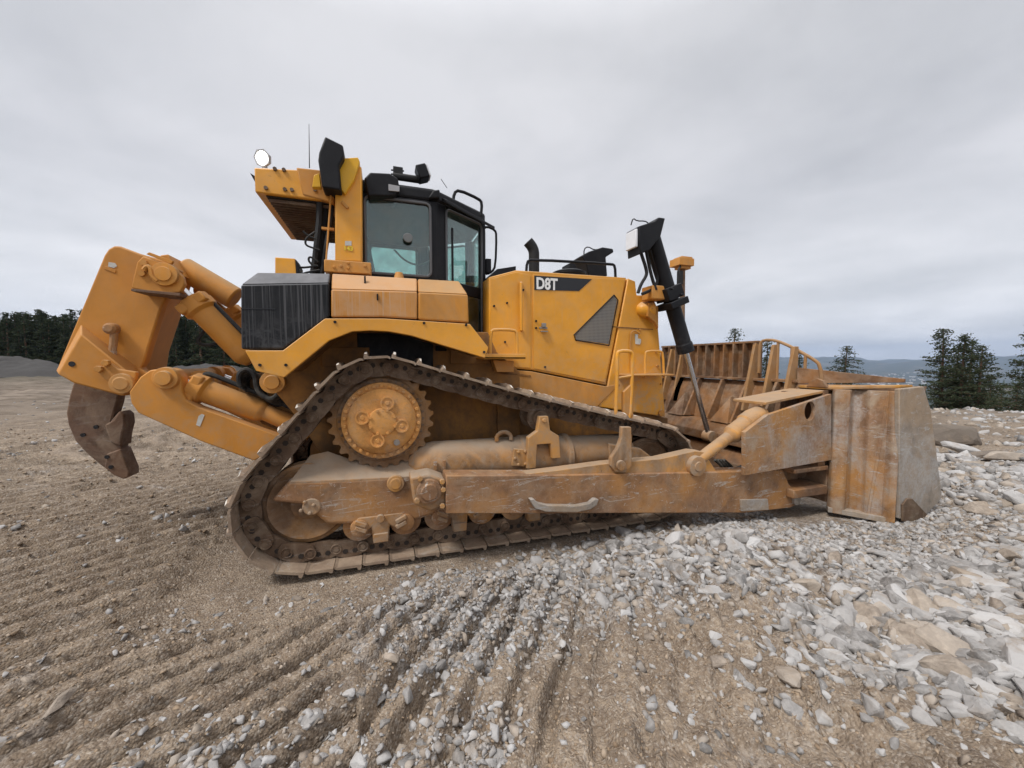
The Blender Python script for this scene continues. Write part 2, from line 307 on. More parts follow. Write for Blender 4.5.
# ------------------------------------------------------------------ mesh helper
WL = {}
class MB:
    def __init__(s): s.v = []; s.f = []; s.pc = []
    def add(s, vs, fs):
        k = len(s.v); s.pc.append((k, len(s.f))); s.v += [tuple(v) for v in vs]; s.f += [tuple(i+k for i in f) for f in fs]; return s
    def box(s, c, d, rot=None):
        vs = [Vector((x*d[0]/2, y*d[1]/2, z*d[2]/2)) for x in (-1, 1) for y in (-1, 1) for z in (-1, 1)]
        if rot is not None: vs = [rot @ v for v in vs]
        return s.add([v+Vector(c) for v in vs], [(0,1,3,2),(4,6,7,5),(0,4,5,1),(2,3,7,6),(0,2,6,4),(1,5,7,3)])
    def prism(s, pts, ext):
        n = len(pts); ext = Vector(ext); a = [Vector(p) for p in pts]; b = [p+ext for p in a]
        nrm = Vector((0,0,0))
        for i in range(n): nrm += a[i].cross(a[(i+1) % n])
        if nrm.dot(ext) > 0: a.reverse(); b.reverse()
        return s.add(a+b, [tuple(range(n)), tuple(range(2*n-1, n-1, -1))] + [((i+1) % n, i, n+i, n+(i+1) % n) for i in range(n)])
    def loft(s, A, B):
        n = len(A)
        return s.add(list(A)+list(B), [tuple(range(n)), tuple(range(2*n-1, n-1, -1))] + [((i+1) % n, i, n+i, n+(i+1) % n) for i in range(n)])
    def side(s, pix, lat, depth):      # outline seen on the plane y=lat, thickness going away from it
        return s.prism([P(x, y, lat) for x, y in pix], (0, depth, 0))
    def lathe(s, p0, ax, prof, n=32):  # prof: (distance along axis, radius)
        ax = Vector(ax).normalized(); u = ax.orthogonal().normalized(); w = ax.cross(u); p0 = Vector(p0)
        vs = []; fs = []
        for (t, r) in prof:
            for k in range(n):
                a = 2*math.pi*k/n; vs.append(p0+ax*t+(u*math.cos(a)+w*math.sin(a))*r)
        for j in range(len(prof)-1):
            for k in range(n): fs.append((j*n+k, j*n+(k+1) % n, (j+1)*n+(k+1) % n, (j+1)*n+k))
        fs.append(tuple(range(n-1, -1, -1))); fs.append(tuple(range((len(prof)-1)*n, len(prof)*n)))
        return s.add(vs, fs)
    def cyl(s, a, b, r, r2=None, n=24):
        a = Vector(a); b = Vector(b); L = (b-a).length
        return s.lathe(a, b-a, [(0, r), (L, r if r2 is None else r2)], n)
    def tube(s, pts, r, n=8, smooth=0):
        pts = [Vector(p) for p in pts]
        for _ in range(smooth):
            q = [pts[0]]
            for i in range(len(pts)-1): q += [pts[i]*.75+pts[i+1]*.25, pts[i]*.25+pts[i+1]*.75]
            pts = q+[pts[-1]]
        rings = []; up = None
        for i, p in enumerate(pts):
            d = (pts[min(i+1, len(pts)-1)]-pts[max(i-1, 0)]).normalized()
            if up is None: up = d.orthogonal().normalized()
            up = (up-d*up.dot(d)).normalized(); w = d.cross(up)
            rings.append([p+(up*math.cos(2*math.pi*k/n)+w*math.sin(2*math.pi*k/n))*r for k in range(n)])
        fs = []
        for j in range(len(rings)-1):
            for k in range(n): fs.append((j*n+k, j*n+(k+1) % n, (j+1)*n+(k+1) % n, (j+1)*n+k))
        fs.append(tuple(range(n-1, -1, -1))); fs.append(tuple(range((len(rings)-1)*n, len(rings)*n)))
        return s.add([v for r_ in rings for v in r_], fs)
    def bolts(s, pts, ax, r=.014, h=.012):
        ax = Vector(ax).normalized()
        for p in pts: s.lathe(Vector(p), ax, [(-.01, r), (h, r)], 6)
        return s
    def build(s, name, mat, parent=None, bevel=.006, smooth=35, origin=None, seg=2):
        vs = np.array(s.v); mn, mx = vs.min(0), vs.max(0)
        c = Vector(origin) if origin is not None else Vector(((mn[0]+mx[0])/2, (mn[1]+mx[1])/2, mn[2] if parent is None else (mn[2]+mx[2])/2))
        me = bpy.data.meshes.new(name); me.from_pydata([tuple(Vector(v)-c) for v in s.v], [], s.f); me.update()
        me.materials.append(mat)
        o = bpy.data.objects.new(name, me); COL.objects.link(o)
        for p in me.polygons: p.use_smooth = True
        me.set_sharp_from_angle(angle=R(smooth))
        WL[o.name] = c
        if parent: o.parent = parent; o.location = c-WL[parent.name]
        else: o.location = c
        if bevel:
            b = o.modifiers.new('Bevel', 'BEVEL'); b.width = bevel; b.segments = seg; b.limit_method = 'ANGLE'; b.angle_limit = R(30)
        return o
def tag(o, label=None, cat=None, group=None, kind=None):
    for k, v in (('label', label), ('category', cat), ('group', group), ('kind', kind)):
        if v: o[k] = v
    return o
def empty(name, loc):
    o = bpy.data.objects.new(name, None); COL.objects.link(o); o.location = loc; o.empty_display_size = .3; WL[o.name] = Vector(loc); return o

# ------------------------------------------------------------------ terrain
def hsh(ix, iy, sd):
    h = (ix.astype(np.int64)*374761393 + iy.astype(np.int64)*668265263 + sd*1442695041) & 0xFFFFFFFF
    h = ((h ^ (h >> 13))*1274126177) & 0xFFFFFFFF
    return ((h ^ (h >> 16)) & 0xFFFF)/65535.0
def vn(x, y, sd=0):
    x = np.asarray(x, float); y = np.asarray(y, float)
    ix = np.floor(x); iy = np.floor(y); fx = x-ix; fy = y-iy; fx = fx*fx*(3-2*fx); fy = fy*fy*(3-2*fy)
    a = hsh(ix, iy, sd); b = hsh(ix+1, iy, sd); c = hsh(ix, iy+1, sd); d = hsh(ix+1, iy+1, sd)
    return (a*(1-fx)+b*fx)*(1-fy)+(c*(1-fx)+d*fx)*fy
def fbm(x, y, o=4, sd=0):
    r = 0; a = .5; t = 0
    for i in range(o): r = r+a*vn(x*2**i+17*i, y*2**i-9*i, sd+i); t += a; a *= .5
    return r/t
def ss(x, a, b):
    t = np.clip((np.asarray(x, float)-a)/(b-a), 0, 1); return t*t*(3-2*t)
KX, KY = 5.5, 2.8
def ridged(x, y, o=4, sd=0): return 1-abs(2*fbm(x, y, o, sd)-1)
def height(x, y):
    x = np.asarray(x, float); y = np.asarray(y, float)
    dx = x-CAM.x; dy = y-CAM.y; r = dx*RT.x+dy*RT.y; f = dx*FW.x+dy*FW.y
    d = np.hypot(dx, dy); az = np.degrees(np.arctan2(r, f))
    near = 1-ss(d, 11, 22)
    z = (fbm(x*.5, y*.5, 3, 1)-.5)*.16*(1+2*ss(d, 8, 30))
    # footprints of the machine's cleats: a fan of ridges
    ang = np.arctan2(y-KY, x-KX); dist = np.hypot(x-KX, y-KY)
    wob = (fbm(x*1.3, y*1.3, 3, 5)-.5)*1.1
    # two passes: a straight one on the left, a turning one (fan) in the middle and right
    lr = ss(r/np.maximum(f, .3), -.62, -.22)
    lft = 1-lr
    c36, s36 = math.cos(R(36)), math.sin(R(36))
    ph1 = (r*c36-f*s36)/.205+wob*.55
    w1 = np.abs(ph1-np.round(ph1))*2
    ph = ang/.029+wob
    w = np.abs(ph-np.round(ph))*2
    pr1 = ss(w1, .10, .48); prof = np.where(lr < .5, 1-(1-pr1)*(1-2*lr)**.5 if False else pr1, ss(w, .08, .62)); edge = np.abs(2*lr-1)**.5
    prof = 1-(1-prof)*(.25+.75*edge)*np.where(lr < .5, 1.4, 1.0)
    mask = (.45+.55*ss(fbm(x*.55+3, y*.55, 3, 8), .36, .50))*(1-ss(x, 1.5, 5.0)*.7)*near*ss(dist, 2, 4)
    brk = .6+.4*ss(fbm(x*3.3, y*3.3, 3, 21), .35, .6); brk = brk+(1-brk)*.5*(1-ss(r/np.maximum(f, .3), -.62, -.22))
    under = ss(np.maximum(np.maximum(-1.55-.85*ss(x, 3.6, 5)-y, y-1.6), np.maximum(-.62-x, x-6.9)), .0, .45)
    z = z - (1-prof)*.115*np.maximum(mask, .8*lft)*brk*under*(.30+.70*ss(-r, -1.0, .6)) + .03*prof*mask*under*ss(-x, -4, .5) + .05*(vn(np.where(lr < .5, ph1, ph)*.9, dist*.8, 77)-.5)*mask*under
    z = z + (fbm(x*2.6, y*2.6, 4, 31)-.5)*(.075-.035*lft)*near + (fbm(x*11, y*11, 3, 41)-.5)*(.040-.012*lft)*near + (vn(x*31, y*31, 43)-.5)*.012*near
    z = z + ss(fbm(x*6, y*6, 3, 51), .55, .75)*.035*near*(1-.6*lft)
    # rubble bank along the side of the machine and by the blade
    z = z + .07*np.exp(-((y+2.35)/.40)**2)*ss(x, 1.4, 3)*(1-ss(x, 3.5, 4.5))
    flat = (1-under)
    z = z*(1-.85*flat)-(.095+.085*ss(x, 3.9, 5.2))*flat - .05*np.exp(-((y+1.7)/.5)**2)*(1-ss(x, 1.8, 3.4))*ss(x, -1.2, 0)
    z = z + .10*ss(f, 9, 24)*(fbm(x*.25, y*.25, 3, 61)-.3)*2
    # plateau edge on the right, valley beyond
    side = ss(az, -8, 22)
    de = 14.5+170*(1-side)
    drop = np.maximum(0, d-de)
    zz = -np.where(drop < 20, .0055*drop**2, 2.2+.22*(drop-20))
    zz = np.maximum(zz, -178) + (fbm(x*.004, y*.004, 4, 71)-.5)*30*ss(d, 150, 1200)
    hills = 330*np.clip(ridged(x*.0006+3.3, y*.0006+.6, 5, 81)-.42, 0, 1)*ss(d, 5600, 9500) + 112*ss(d, 5600, 11000)
    nh = 118*np.exp(-((az-58)/12)**2)*np.exp(-((d-2300)/900)**2)
    z = z+zz+hills+nh
    return z
def make_ground():
    azs = np.concatenate([np.arange(-180, -72, 4.0), np.arange(-72, 72, .19), np.arange(72, 180, 4.0)])
    rs = [.35]
    while rs[-1] < 30: rs.append(rs[-1]*1.0095+.0008)
    while rs[-1] < 13000: rs.append(rs[-1]*1.03)
    rs = np.array(rs); A, Rr = np.meshgrid(np.radians(azs), rs)
    r_ = Rr*np.sin(A); f_ = Rr*np.cos(A)
    X = CAM.x+r_*RT.x+f_*FW.x; Y = CAM.y+r_*RT.y+f_*FW.y; Z = height(X, Y)
    na, nr = len(azs), len(rs)
    V = np.stack([X, Y, Z], -1).reshape(-1, 3)
    V = np.vstack([V, [[CAM.x, CAM.y, Z[0].mean()]]])
    i = np.arange(nr-1)[:, None]*na; j = np.arange(na)[None]; j2 = (j+1) % na
    Q = np.stack([i+j, i+na+j, i+na+j2, i+j2], -1).reshape(-1, 4)[:, ::-1]
    c = len(V)-1; T = np.stack([np.arange(na), (np.arange(na)+1) % na, np.full(na, c)], -1)[:, ::-1]
    me = bpy.data.meshes.new('ground')
    me.vertices.add(len(V)); me.vertices.foreach_set('co', V.astype(np.float32).ravel())
    loops = np.concatenate([Q.ravel(), T.ravel()]).astype(np.int32)
    me.loops.add(len(loops)); me.loops.foreach_set('vertex_index', loops)
    st = np.concatenate([np.arange(len(Q))*4, len(Q)*4+np.arange(len(T))*3]).astype(np.int32)
    me.polygons.add(len(st)); me.polygons.foreach_set('loop_start', st)
    me.polygons.foreach_set('use_smooth', np.ones(len(st), bool))
    me.update(calc_edges=True); me.validate()
    me.materials.append(M['ground'])
    if me.polygons[len(Q)//2].normal.z < 0: me.flip_normals()
    o = bpy.data.objects.new('ground', me); COL.objects.link(o); tag(o, kind='structure')
make_ground()
def H(x, y): return float(height(np.array([x]), np.array([y]))[0])
def CG(r, f): return CAM.x+r*RT.x+f*FW.x, CAM.y+r*RT.y+f*FW.y

# haze
hz = MB().box((0, 0, 110), (28000, 28000, 720)).build('haze', M['white'], None, 0)
hm = bpy.data.materials.new('haze_air'); hm.use_nodes = True; t = hm.node_tree
t.nodes.remove(t.nodes['Principled BSDF']); pv = t.nodes.new('ShaderNodeVolumePrincipled')
pv.inputs['Color'].default_value = (.58, .74, 1.0, 1); pv.inputs['Density'].default_value = .000095; pv.inputs['Anisotropy'].default_value = .2
t.links.new(pv.outputs[0], t.nodes['Material Output'].inputs['Volume'])
hz.data.materials[0] = hm; tag(hz, kind='stuff')

# ================================================================== BULLDOZER
D = empty('bulldozer', (1.75, 0, 0))
tag(D, 'large dusty yellow tracked bulldozer with raised single-shank ripper and wide worn blade', 'bulldozer')
SPLIT = {'access_plate', 'planet_cover', 'roof_module', 'bogie_clamp', 'weld_rib', 'cab_grab_rail', 'tank_clip', 'cable', 'hose_bundle', 'hydraulic_hose', 'brace_hose', 'ripper_hose', 'console', 'mirror', 'segment_bolt', 'hub_bolt', 'panel_bolt', 'trunnion_bolt', 'shank_hole_disc', 'fender_bolt', 'cover_bolt', 'support_rod', 'guard_wire'}
def part(mb, name, mat, parent=D, bevel=.006, **k):
    if name in SPLIT and len(mb.pc) > 1:      # every piece an object of its own
        ends = mb.pc[1:]+[(len(mb.v), len(mb.f))]; o = None
        for (v0, f0), (v1, f1) in zip(mb.pc, ends):
            m_ = MB(); m_.v = mb.v[v0:v1]; m_.f = [tuple(i-v0 for i in f) for f in mb.f[f0:f1]]; x = m_.build(name.rstrip('s') if name == 'hose_bundle' else name, M[mat], parent, bevel, **k); o = o or x
        return o
    return mb.build(name, M[mat], parent, bevel, **k)

# ---- tracks
YO, YI = 1.32, .76
RI, SP, FI = (.05, .46), (.66, 1.14), (3.45, .46)     # rear idler, sprocket, front idler (x, z)
RRI, RSP, RFI = .340, .395, .340                       # running radius where the link rail touches
LH = .155                                              # link height; shoes sit on top of it
def track_path():
    "closed path of the shoe base line, clockwise seen from the right side"
    ro = lambda r: r+LH
    pts = []
    def arc(c, r, a0, a1, n=60):
        for k in range(n+1):
            a = a0+(a1-a0)*k/n; pts.append((c[0]+r*math.cos(a), c[1]+r*math.sin(a)))
    def ext(c0, r0, c1, r1):       # outer tangent, left normal of travel c0->c1 (travel clockwise, outside on the left)
        dx, dz = c1[0]-c0[0], c1[1]-c0[1]; L = math.hypot(dx, dz); b = math.atan2(dz, dx)
        return b+math.acos((r0-r1)/L)
    a1 = ext(RI, ro(RRI), SP, ro(RSP)); a2 = ext(SP, ro(RSP), FI, ro(RFI)); a3 = -math.pi/2
    arc(RI, ro(RRI), -math.pi/2, a1-2*math.pi if a1 > 0 else a1)
    arc(SP, ro(RSP), a1, a2)
    p0 = pts[-1]; q = (FI[0]+ro(RFI)*math.cos(a2), FI[1]+ro(RFI)*math.sin(a2))
    for k in range(1, 40):
        u = k/40; sag = -.05*math.sin(math.pi*min(1, u/.45))*0 - .035*math.sin(math.pi*u)
        pts.append((p0[0]+(q[0]-p0[0])*u, p0[1]+(q[1]-p0[1])*u+sag))
    arc(FI, ro(RFI), a2, a3)
    pts.append(pts[0])
    return pts
TP = track_path()
cum = [0]
for a, b in zip(TP, TP[1:]): cum.append(cum[-1]+math.hypot(b[0]-a[0], b[1]-a[1]))
PER = cum[-1]; NSH = round(PER/.2175); PITCH_T = PER/NSH
def tp(s):
    s %= PER
    import bisect
    i = min(max(bisect.bisect(cum, s)-1, 0), len(TP)-2); u = (s-cum[i])/(cum[i+1]-cum[i] or 1)
    return TP[i][0]+(TP[i+1][0]-TP[i][0])*u, TP[i][1]+(TP[i+1][1]-TP[i][1])*u
def frames():
    for k in range(NSH):
        a = tp(k*PITCH_T); b = tp((k+1)*PITCH_T)
        yield k, (a[0]+b[0])/2, (a[1]+b[1])/2, math.atan2(b[1]-a[1], b[0]-a[0])
# one shoe, local x = travel, z = outwards
def shoe_mesh(seed):
    rr = random.Random(seed); mb = MB(); hw = PITCH_T*.5; w = (YO-YI)/2
    prof = [(-hw*.93, 0), (hw*.78, 0), (hw*1.0, -.012), (hw*1.0, .008), (hw*.80, .020), (-hw*.60, .022), (-hw*.68, .060), (-hw*.86, .062), (-hw*.93, .020)]
    n = 7; rows = []
    for i in range(n+1):
        y = -w+2*w*i/n
        cut = .02 if i in (0, n) else 0
        rows.append([Vector((x, y, z + (rr.uniform(-.007, .005) - cut if z > .05 else 0))) for x, z in prof])
    m = len(prof); vs = [v for r_ in rows for v in r_]; fs = []
    for i in range(n):
        for j in range(m): fs.append((i*m+j, i*m+(j+1) % m, (i+1)*m+(j+1) % m, (i+1)*m+j))
    fs.append(tuple(range(m-1, -1, -1))); fs.append(tuple(range(n*m, (n+1)*m)))
    mb.add(vs, fs)
    me = bpy.data.meshes.new('track_shoe'); me.from_pydata([tuple(v) for v in mb.v], [], mb.f); me.update()
    me.materials.append(M['shoe']); me.materials.append(M['grouser'])
    for p in me.polygons:
        if p.center.z > .045 or (p.normal.z > .5 and p.center.z > .012): p.material_index = 1
    return me
SHM = [shoe_mesh(i) for i in range(5)]
def link_outline():
    h = PITCH_T; c = []
    for a in range(90, 271, 30): c.append((-h*.5+.03*math.cos(R(a)), -.085+.062*math.sin(R(a))))
    c += [(-h*.22, -LH), (h*.22, -LH)]
    for a in range(-90, 91, 30): c.append((h*.5+.03*math.cos(R(a)), -.085+.062*math.sin(R(a))))
    c += [(h*.2, 0), (-h*.2, 0)]
    return c
for sgn in (-1, 1):
    ch = MB(); hl = MB(); yc = sgn*(YO+YI)/2
    fr_ = list(frames())
    for k, x, z, a in fr_:
        ca, sa = math.cos(a), math.sin(a)
        def L(lx, lz): return x+lx*ca-lz*sa, z+lx*sa+lz*ca
        off = .0 if k % 2 else .022
        for s2 in (-1, 1):
            y0 = yc+s2*(.085+off*.8)
            ol = [L(*q) for q in link_outline()]
            ch.prism([(px_, y0-.019, pz_) for px_, pz_ in ol], (0, .038, 0))
            for dx_ in (-.040, .036):      # nut pockets: raised dark discs, the shade of the openings as colour
                c_ = L(dx_, -.055); hl.lathe((c_[0], y0+s2*.012, c_[1]), (0, s2, 0), [(0, .023), (.0095, .023)], 6)
            c_ = L(-PITCH_T*.5, -.085); ch.lathe((c_[0], y0+s2*.01, c_[1]), (0, s2, 0), [(0, .046), (.030, .046), (.034, .040), (.026, .034), (.026, .022), (.034, .020)], 14)
        c_ = L(-PITCH_T*.5, -.085); ch.cyl((c_[0], yc-.12, c_[1]), (c_[0], yc+.12, c_[1]), .03, n=10)
    nf = len(ch.f); ch.add(hl.v, hl.f); tr_o = part(ch, 'track', 'track', bevel=0); tr_o.data.materials.append(M['pocket_shade'])
    for p in tr_o.data.polygons[nf:]: p.material_index = 1
    for k, x, z, a in fr_:
        o = bpy.data.objects.new('track_shoe', SHM[(k*7+(sgn > 0)*3) % 5]); COL.objects.link(o)
        o.parent = tr_o; o.location = Vector((x, yc, z))-WL[tr_o.name]; o.rotation_euler = (0, -a, 0)

# ---- running gear, both sides
def yy(s, v): return s*v
for s in (-1, 1):
    ax = (0, s, 0)
    for c, nm in ((RI, 'rear'), (FI, 'front')):
        w = MB()
        w.lathe((c[0], s*.90, c[1]), ax, [(0, .06), (0, .34), (.0, .31), (.075, .31), (.08, .34), (.10, .34), (.10, .315), (.18, .315), (.18, .34), (.20, .34), (.205, .31), (.24, .295), (.20, .22), (.18, .13), (.25, .12), (.27, .08), (.27, .03)], 56)
        part(w, 'idler_wheel', 'wheel', bevel=0, smooth=40)
    # sprocket with segments and teeth
    sp = MB(); n = 27; pr = []
    for k in range(n*4):
        a = 2*math.pi*k/(n*4); q = k % 4
        pr.append((SP[0]+math.cos(a)*(.412 if q in (0, 3) else .450), SP[1]+math.sin(a)*(.412 if q in (0, 3) else .450)))
    sp.prism([(x, s*1.02 if s < 0 else 1.02, z) for x, z in pr], (0, s*.065, 0))
    sp.lathe((SP[0], s*.9, SP[1]), ax, [(0, .3), (0, .37), (.195, .375), (.21, .36), (.21, .30)], 54)
    spo = part(sp, 'sprocket', 'wheel', bevel=.003)
    b = MB()
    for k in range(36):
        a = 2*math.pi*k/36; b.bolts([(SP[0]+.352*math.cos(a), s*1.105, SP[1]+.352*math.sin(a))], ax, .012, .016)
    part(b, 'segment_bolt', 'track', spo, bevel=0)
    hb = MB()
    hb.lathe((SP[0], s*1.05, SP[1]), ax, [(0, .32), (.10, .335), (.125, .33), (.13, .285), (.15, .28), (.165, .26), (.175, .235), (.180, .12), (.195, .115), (.20, .10), (.20, .01)], 56)
    hbo = part(hb, 'final_drive_hub', 'hub', bevel=0, smooth=30)
    b = MB()
    for k in range(30):
        a = 2*math.pi*(k+.5)/30; b.lathe((SP[0]+.306*math.cos(a), s*1.17, SP[1]+.306*math.sin(a)), ax, [(0, .019), (.022, .018), (.027, .011)], 8)
    for k in range(8):
        a = 2*math.pi*(k+.5)/8; b.lathe((SP[0]+.105*math.cos(a), s*1.245, SP[1]+.105*math.sin(a)), ax, [(0, .012), (.018, .012)], 6)
    part(b, 'hub_bolt', 'hub', hbo, bevel=0)
    b = MB()
    for a in (75, 165, 255, 345):
        a = R(a); b.lathe((SP[0]+.165*math.cos(a), s*1.222, SP[1]+.165*math.sin(a)), ax, [(0, .058), (.03, .058), (.03, .045), (.022, .044), (.022, .02), (.03, .016)], 20)
    part(b, 'planet_cover', 'hub', hbo, bevel=0)
    b = MB(); b.lathe((SP[0]+.115, s*1.225, SP[1]-.185), ax, [(0, .026), (.02, .026), (.02, .012)], 14)
    part(b, 'oil_plug', 'steel', hbo, bevel=0)
    # bottom rollers in their bogies
    for x in (.46, .84, 1.14, 1.54, 1.86, 2.26, 2.60, 3.0):
        rl = MB(); rl.lathe((x, s*.86, .245), ax, [(0, .09), (.02, .135), (.05, .135), (.06, .115), (.26, .115), (.28, .135), (.33, .135), (.34, .08), (.40, .07), (.41, .03)], 28)
        part(rl, 'track_roller', 'arm', bevel=0)
    for x in [P(p_, 540, -1.2).x for p_ in (381, 459, 532, 598)]:
        bg_ = MB(); y0 = s*1.16
        pf = [(-.20, .20), (-.23, .27), (-.18, .335), (.18, .335), (.24, .27), (.21, .19), (.13, .19), (.075, .235), (.065, .10), (-.065, .10), (-.075, .235), (-.12, .20)]
        bg_.prism([(x+a_, y0, b_) for a_, b_ in pf], (0, s*.085, 0))
        bo = part(bg_, 'bogie_arm', 'muddy', bevel=.012)
        b = MB()
        for a_ in (-.16, .17):
            for dz in (-.018, .03): b.box((x+a_, s*1.262, .255+dz), (.095, .035, .032), Matrix.Rotation(R(25 if a_ < 0 else -25), 3, 'Y'))
        b.cyl((x, s*1.24, .31), (x, s*1.275, .31), .034, n=14)
        b.bolts([(x-.028, s*1.247, .14), (x+.028, s*1.247, .14)], ax, .013, .015)
        b.box((x, s*1.25, .14), (.12, .03, .075))
        part(b, 'bogie_clamp', 'muddy', bo, bevel=.004)
    # carrier roller
    cr_ = MB(); cr_.lathe((2.13, s*.93, 1.10), ax, [(0, .05), (.01, .125), (.03, .125), (.04, .095), (.2, .095), (.205, .125), (.235, .125), (.24, .09), (.245, .08), (.29, .075)], 28)
    cro = part(cr_, 'carrier_roller', 'track', bevel=0)
    cb = MB(); K_ = -.09
    cb.prism([(2.085, s*1.225, 1.22+K_), (2.175, s*1.225, 1.22+K_), (2.195, s*1.225, 1.08+K_), (2.29, s*1.225, 1.02+K_), (2.31, s*1.225, .80+K_), (2.22, s*1.225, .80+K_), (2.20, s*1.225, .95+K_), (2.06, s*1.225, .95+K_), (2.05, s*1.225, .72+K_), (1.96, s*1.225, .72+K_), (1.97, s*1.225, 1.02+K_), (2.065, s*1.225, 1.08+K_)], (0, s*.07, 0))
    cb.cyl((2.13, s*1.29, 1.09), (2.13, s*1.315, 1.09), .022, n=12)
    part(cb, 'roller_bracket', 'yellow_muddy', cro, bevel=.006)
    # roller frame: rear casting, tube, front tube
    # the rear casting wedge has a flat worn side and a dust-covered top
    rf = MB()
    def pz(x, y, lat): p = P(x, y, -lat); return Vector((p.x, s*lat, p.z))
    side_ = [pz(x, y, 1.24) for x, y in ((270, 502), (289, 481), (340, 479.5), (400, 476.5), (446, 474), (480, 474), (480, 500), (440, 513), (405, 524), (327, 525), (303, 505))]
    rf.prism(side_, (0, -s*.32, 0))
    rfo = part(rf, 'roller_frame', 'arm', bevel=.03, seg=3)
    tp_ = MB()   # dusty domed top of the frame
    A_ = [pz(x, y, 1.238) for x, y in ((289, 482), (315, 481), (340, 480), (378, 478), (402, 477), (420, 476), (445, 475))]
    B_ = [pz(x, y, 1.02) for x, y in ((310, 455), (328, 451), (348, 458), (378, 464), (402, 459), (420, 447), (446, 440))]
    A_ += [Vector((A_[-1].x, A_[-1].y, .62)), Vector((A_[0].x, A_[0].y, .62))]; B_ += [Vector((B_[-1].x, B_[-1].y, .62)), Vector((B_[0].x, B_[0].y, .62))]
    if s > 0: tp_.loft(B_, A_)
    else: tp_.loft(A_, B_)
    part(tp_, 'frame_top_casting', 'muddy', rfo, bevel=.03, seg=3)
    tb = MB()
    tb.lathe((.88, s*1.03, .70), (1, 0, -.012), [(0, .08), (.05, .14), (.14, .185), (.22, .203), (1.07, .205), (1.09, .22), (1.45, .222), (1.49, .20), (1.55, .20), (1.57, .215), (1.61, .215), (1.63, .185), (2.30, .18), (2.37, .14)], 40)
    part(tb, 'recoil_tube', 'muddy', rfo, bevel=0)
    fz = MB(); fz.box((2.35, s*1.03, .50), (2.1, .28, .24)); part(fz, 'frame_rail', 'muddy', rfo, bevel=.02)
    for xx in (3.25,):
        q = MB(); q.prism([(2.9, s*.86, .40), (2.9, s*.86, .80), (3.3, s*.86, .72), (3.58, s*.86, .52), (3.5, s*.86, .40)], (0, s*.36, 0)); part(q, 'idler_fork', 'muddy', rfo, bevel=.02)
    # details on the frame
    q = MB(); q.lathe((.76, s*1.235, .60), ax, [(0, .075), (.028, .07), (.03, .05), (.036, .045)], 28); part(q, 'pivot_cap', 'yellow_muddy', rfo, bevel=.003)
    q = MB()
    for xx in (1.10, 1.18): q.box((xx, s*1.245, .60), (.028, .02, .34))
    part(q, 'weld_rib', 'arm', rfo, bevel=.004)
    q = MB(); cx, cz = 1.78, .87                     # lifting eye
    ring = []
    for k in range(13):
        a = R(-20+220*k/12); ring.append((cx+.075*math.cos(a), s*1.12, cz+.035+.062*math.sin(a)))
    q.tube(ring, .020, 8)
    part(q, 'lifting_eye', 'muddy', rfo, bevel=0)
    q = MB(); q.box((1.92, s*1.235, .73), (.18, .03, .17), Matrix.Rotation(R(8), 3, 'Y')); q.bolts([(1.92+.07*math.cos(R(a)), s*1.25, .73+.07*math.sin(R(a))) for a in range(0, 360, 60)], ax, .018, .014)
    part(q, 'inspection_cover', 'yellow_muddy', rfo, bevel=.01)
    # far idler yoke near the rear wheel
    q = MB(); q.prism([(.10, s*1.13, .60), (.55, s*1.13, .60), (.62, s*1.13, .40), (.40, s*1.13, .33), (.25, s*1.13, .37), (.06, s*1.13, .42)], (0, s*.06, 0))
    q.cyl((.10, s*1.14, .47), (.10, s*1.25, .47), .07, n=16); q.bolts([(.07+.05*math.cos(R(a)), s*1.25, .47+.05*math.sin(R(a))) for a in (20, 110, 200, 290)], ax, .016, .018)
    part(q, 'idler_bearing', 'muddy', rfo, bevel=.008)

# ---- main body (mirrored boxes: full width through the machine)
def slab(name, pix, lat, mat, parent=D, depth=None, bevel=.008, **k):
    "solid whose side is the outline seen at y=lat and which runs through to the other side"
    mb = MB().side(pix, lat, depth if depth is not None else -2*lat)
    return part(mb, name, mat, parent, bevel, **k)
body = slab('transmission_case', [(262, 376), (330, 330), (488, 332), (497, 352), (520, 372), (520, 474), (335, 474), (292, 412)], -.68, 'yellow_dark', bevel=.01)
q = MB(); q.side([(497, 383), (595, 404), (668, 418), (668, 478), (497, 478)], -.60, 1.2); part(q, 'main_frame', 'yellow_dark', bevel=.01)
q = MB(); q.side([(498, 402), (520, 402), (520, 470), (498, 470)], -.74, .06); part(q, 'frame_bracket', 'yellow_dark', body, bevel=.004)
q = MB()
for xx, zz in ((P(346, 345, -.68).x, 1.70), (P(470, 345, -.68).x, 1.72)): q.box((xx, -.69, zz), (.42, .03, .18))
part(q, 'access_plate', 'yellow_dark', body, bevel=.004)
# hood (engine enclosure)
HL = -.66
hood = slab('hood', [(489, 277), (516, 270), (626.5, 277.5), (606, 385), (532, 370), (497, 367), (489, 340)], HL, 'yellow', bevel=.012)
lowh = slab('lower_side_panel', [(497, 368.5), (532, 371.5), (606, 386.5), (620, 384), (612, 392), (597, 407), (497, 386)], HL-.012, 'yellow_dull', depth=1.344, bevel=.006)
nose = slab('radiator_guard', [(628, 278), (635.5, 281), (637, 295), (653, 295.5), (658.5, 329), (665.5, 417), (598, 407), (607.5, 386)], HL-.004, 'yellow', depth=1.328, bevel=.014)
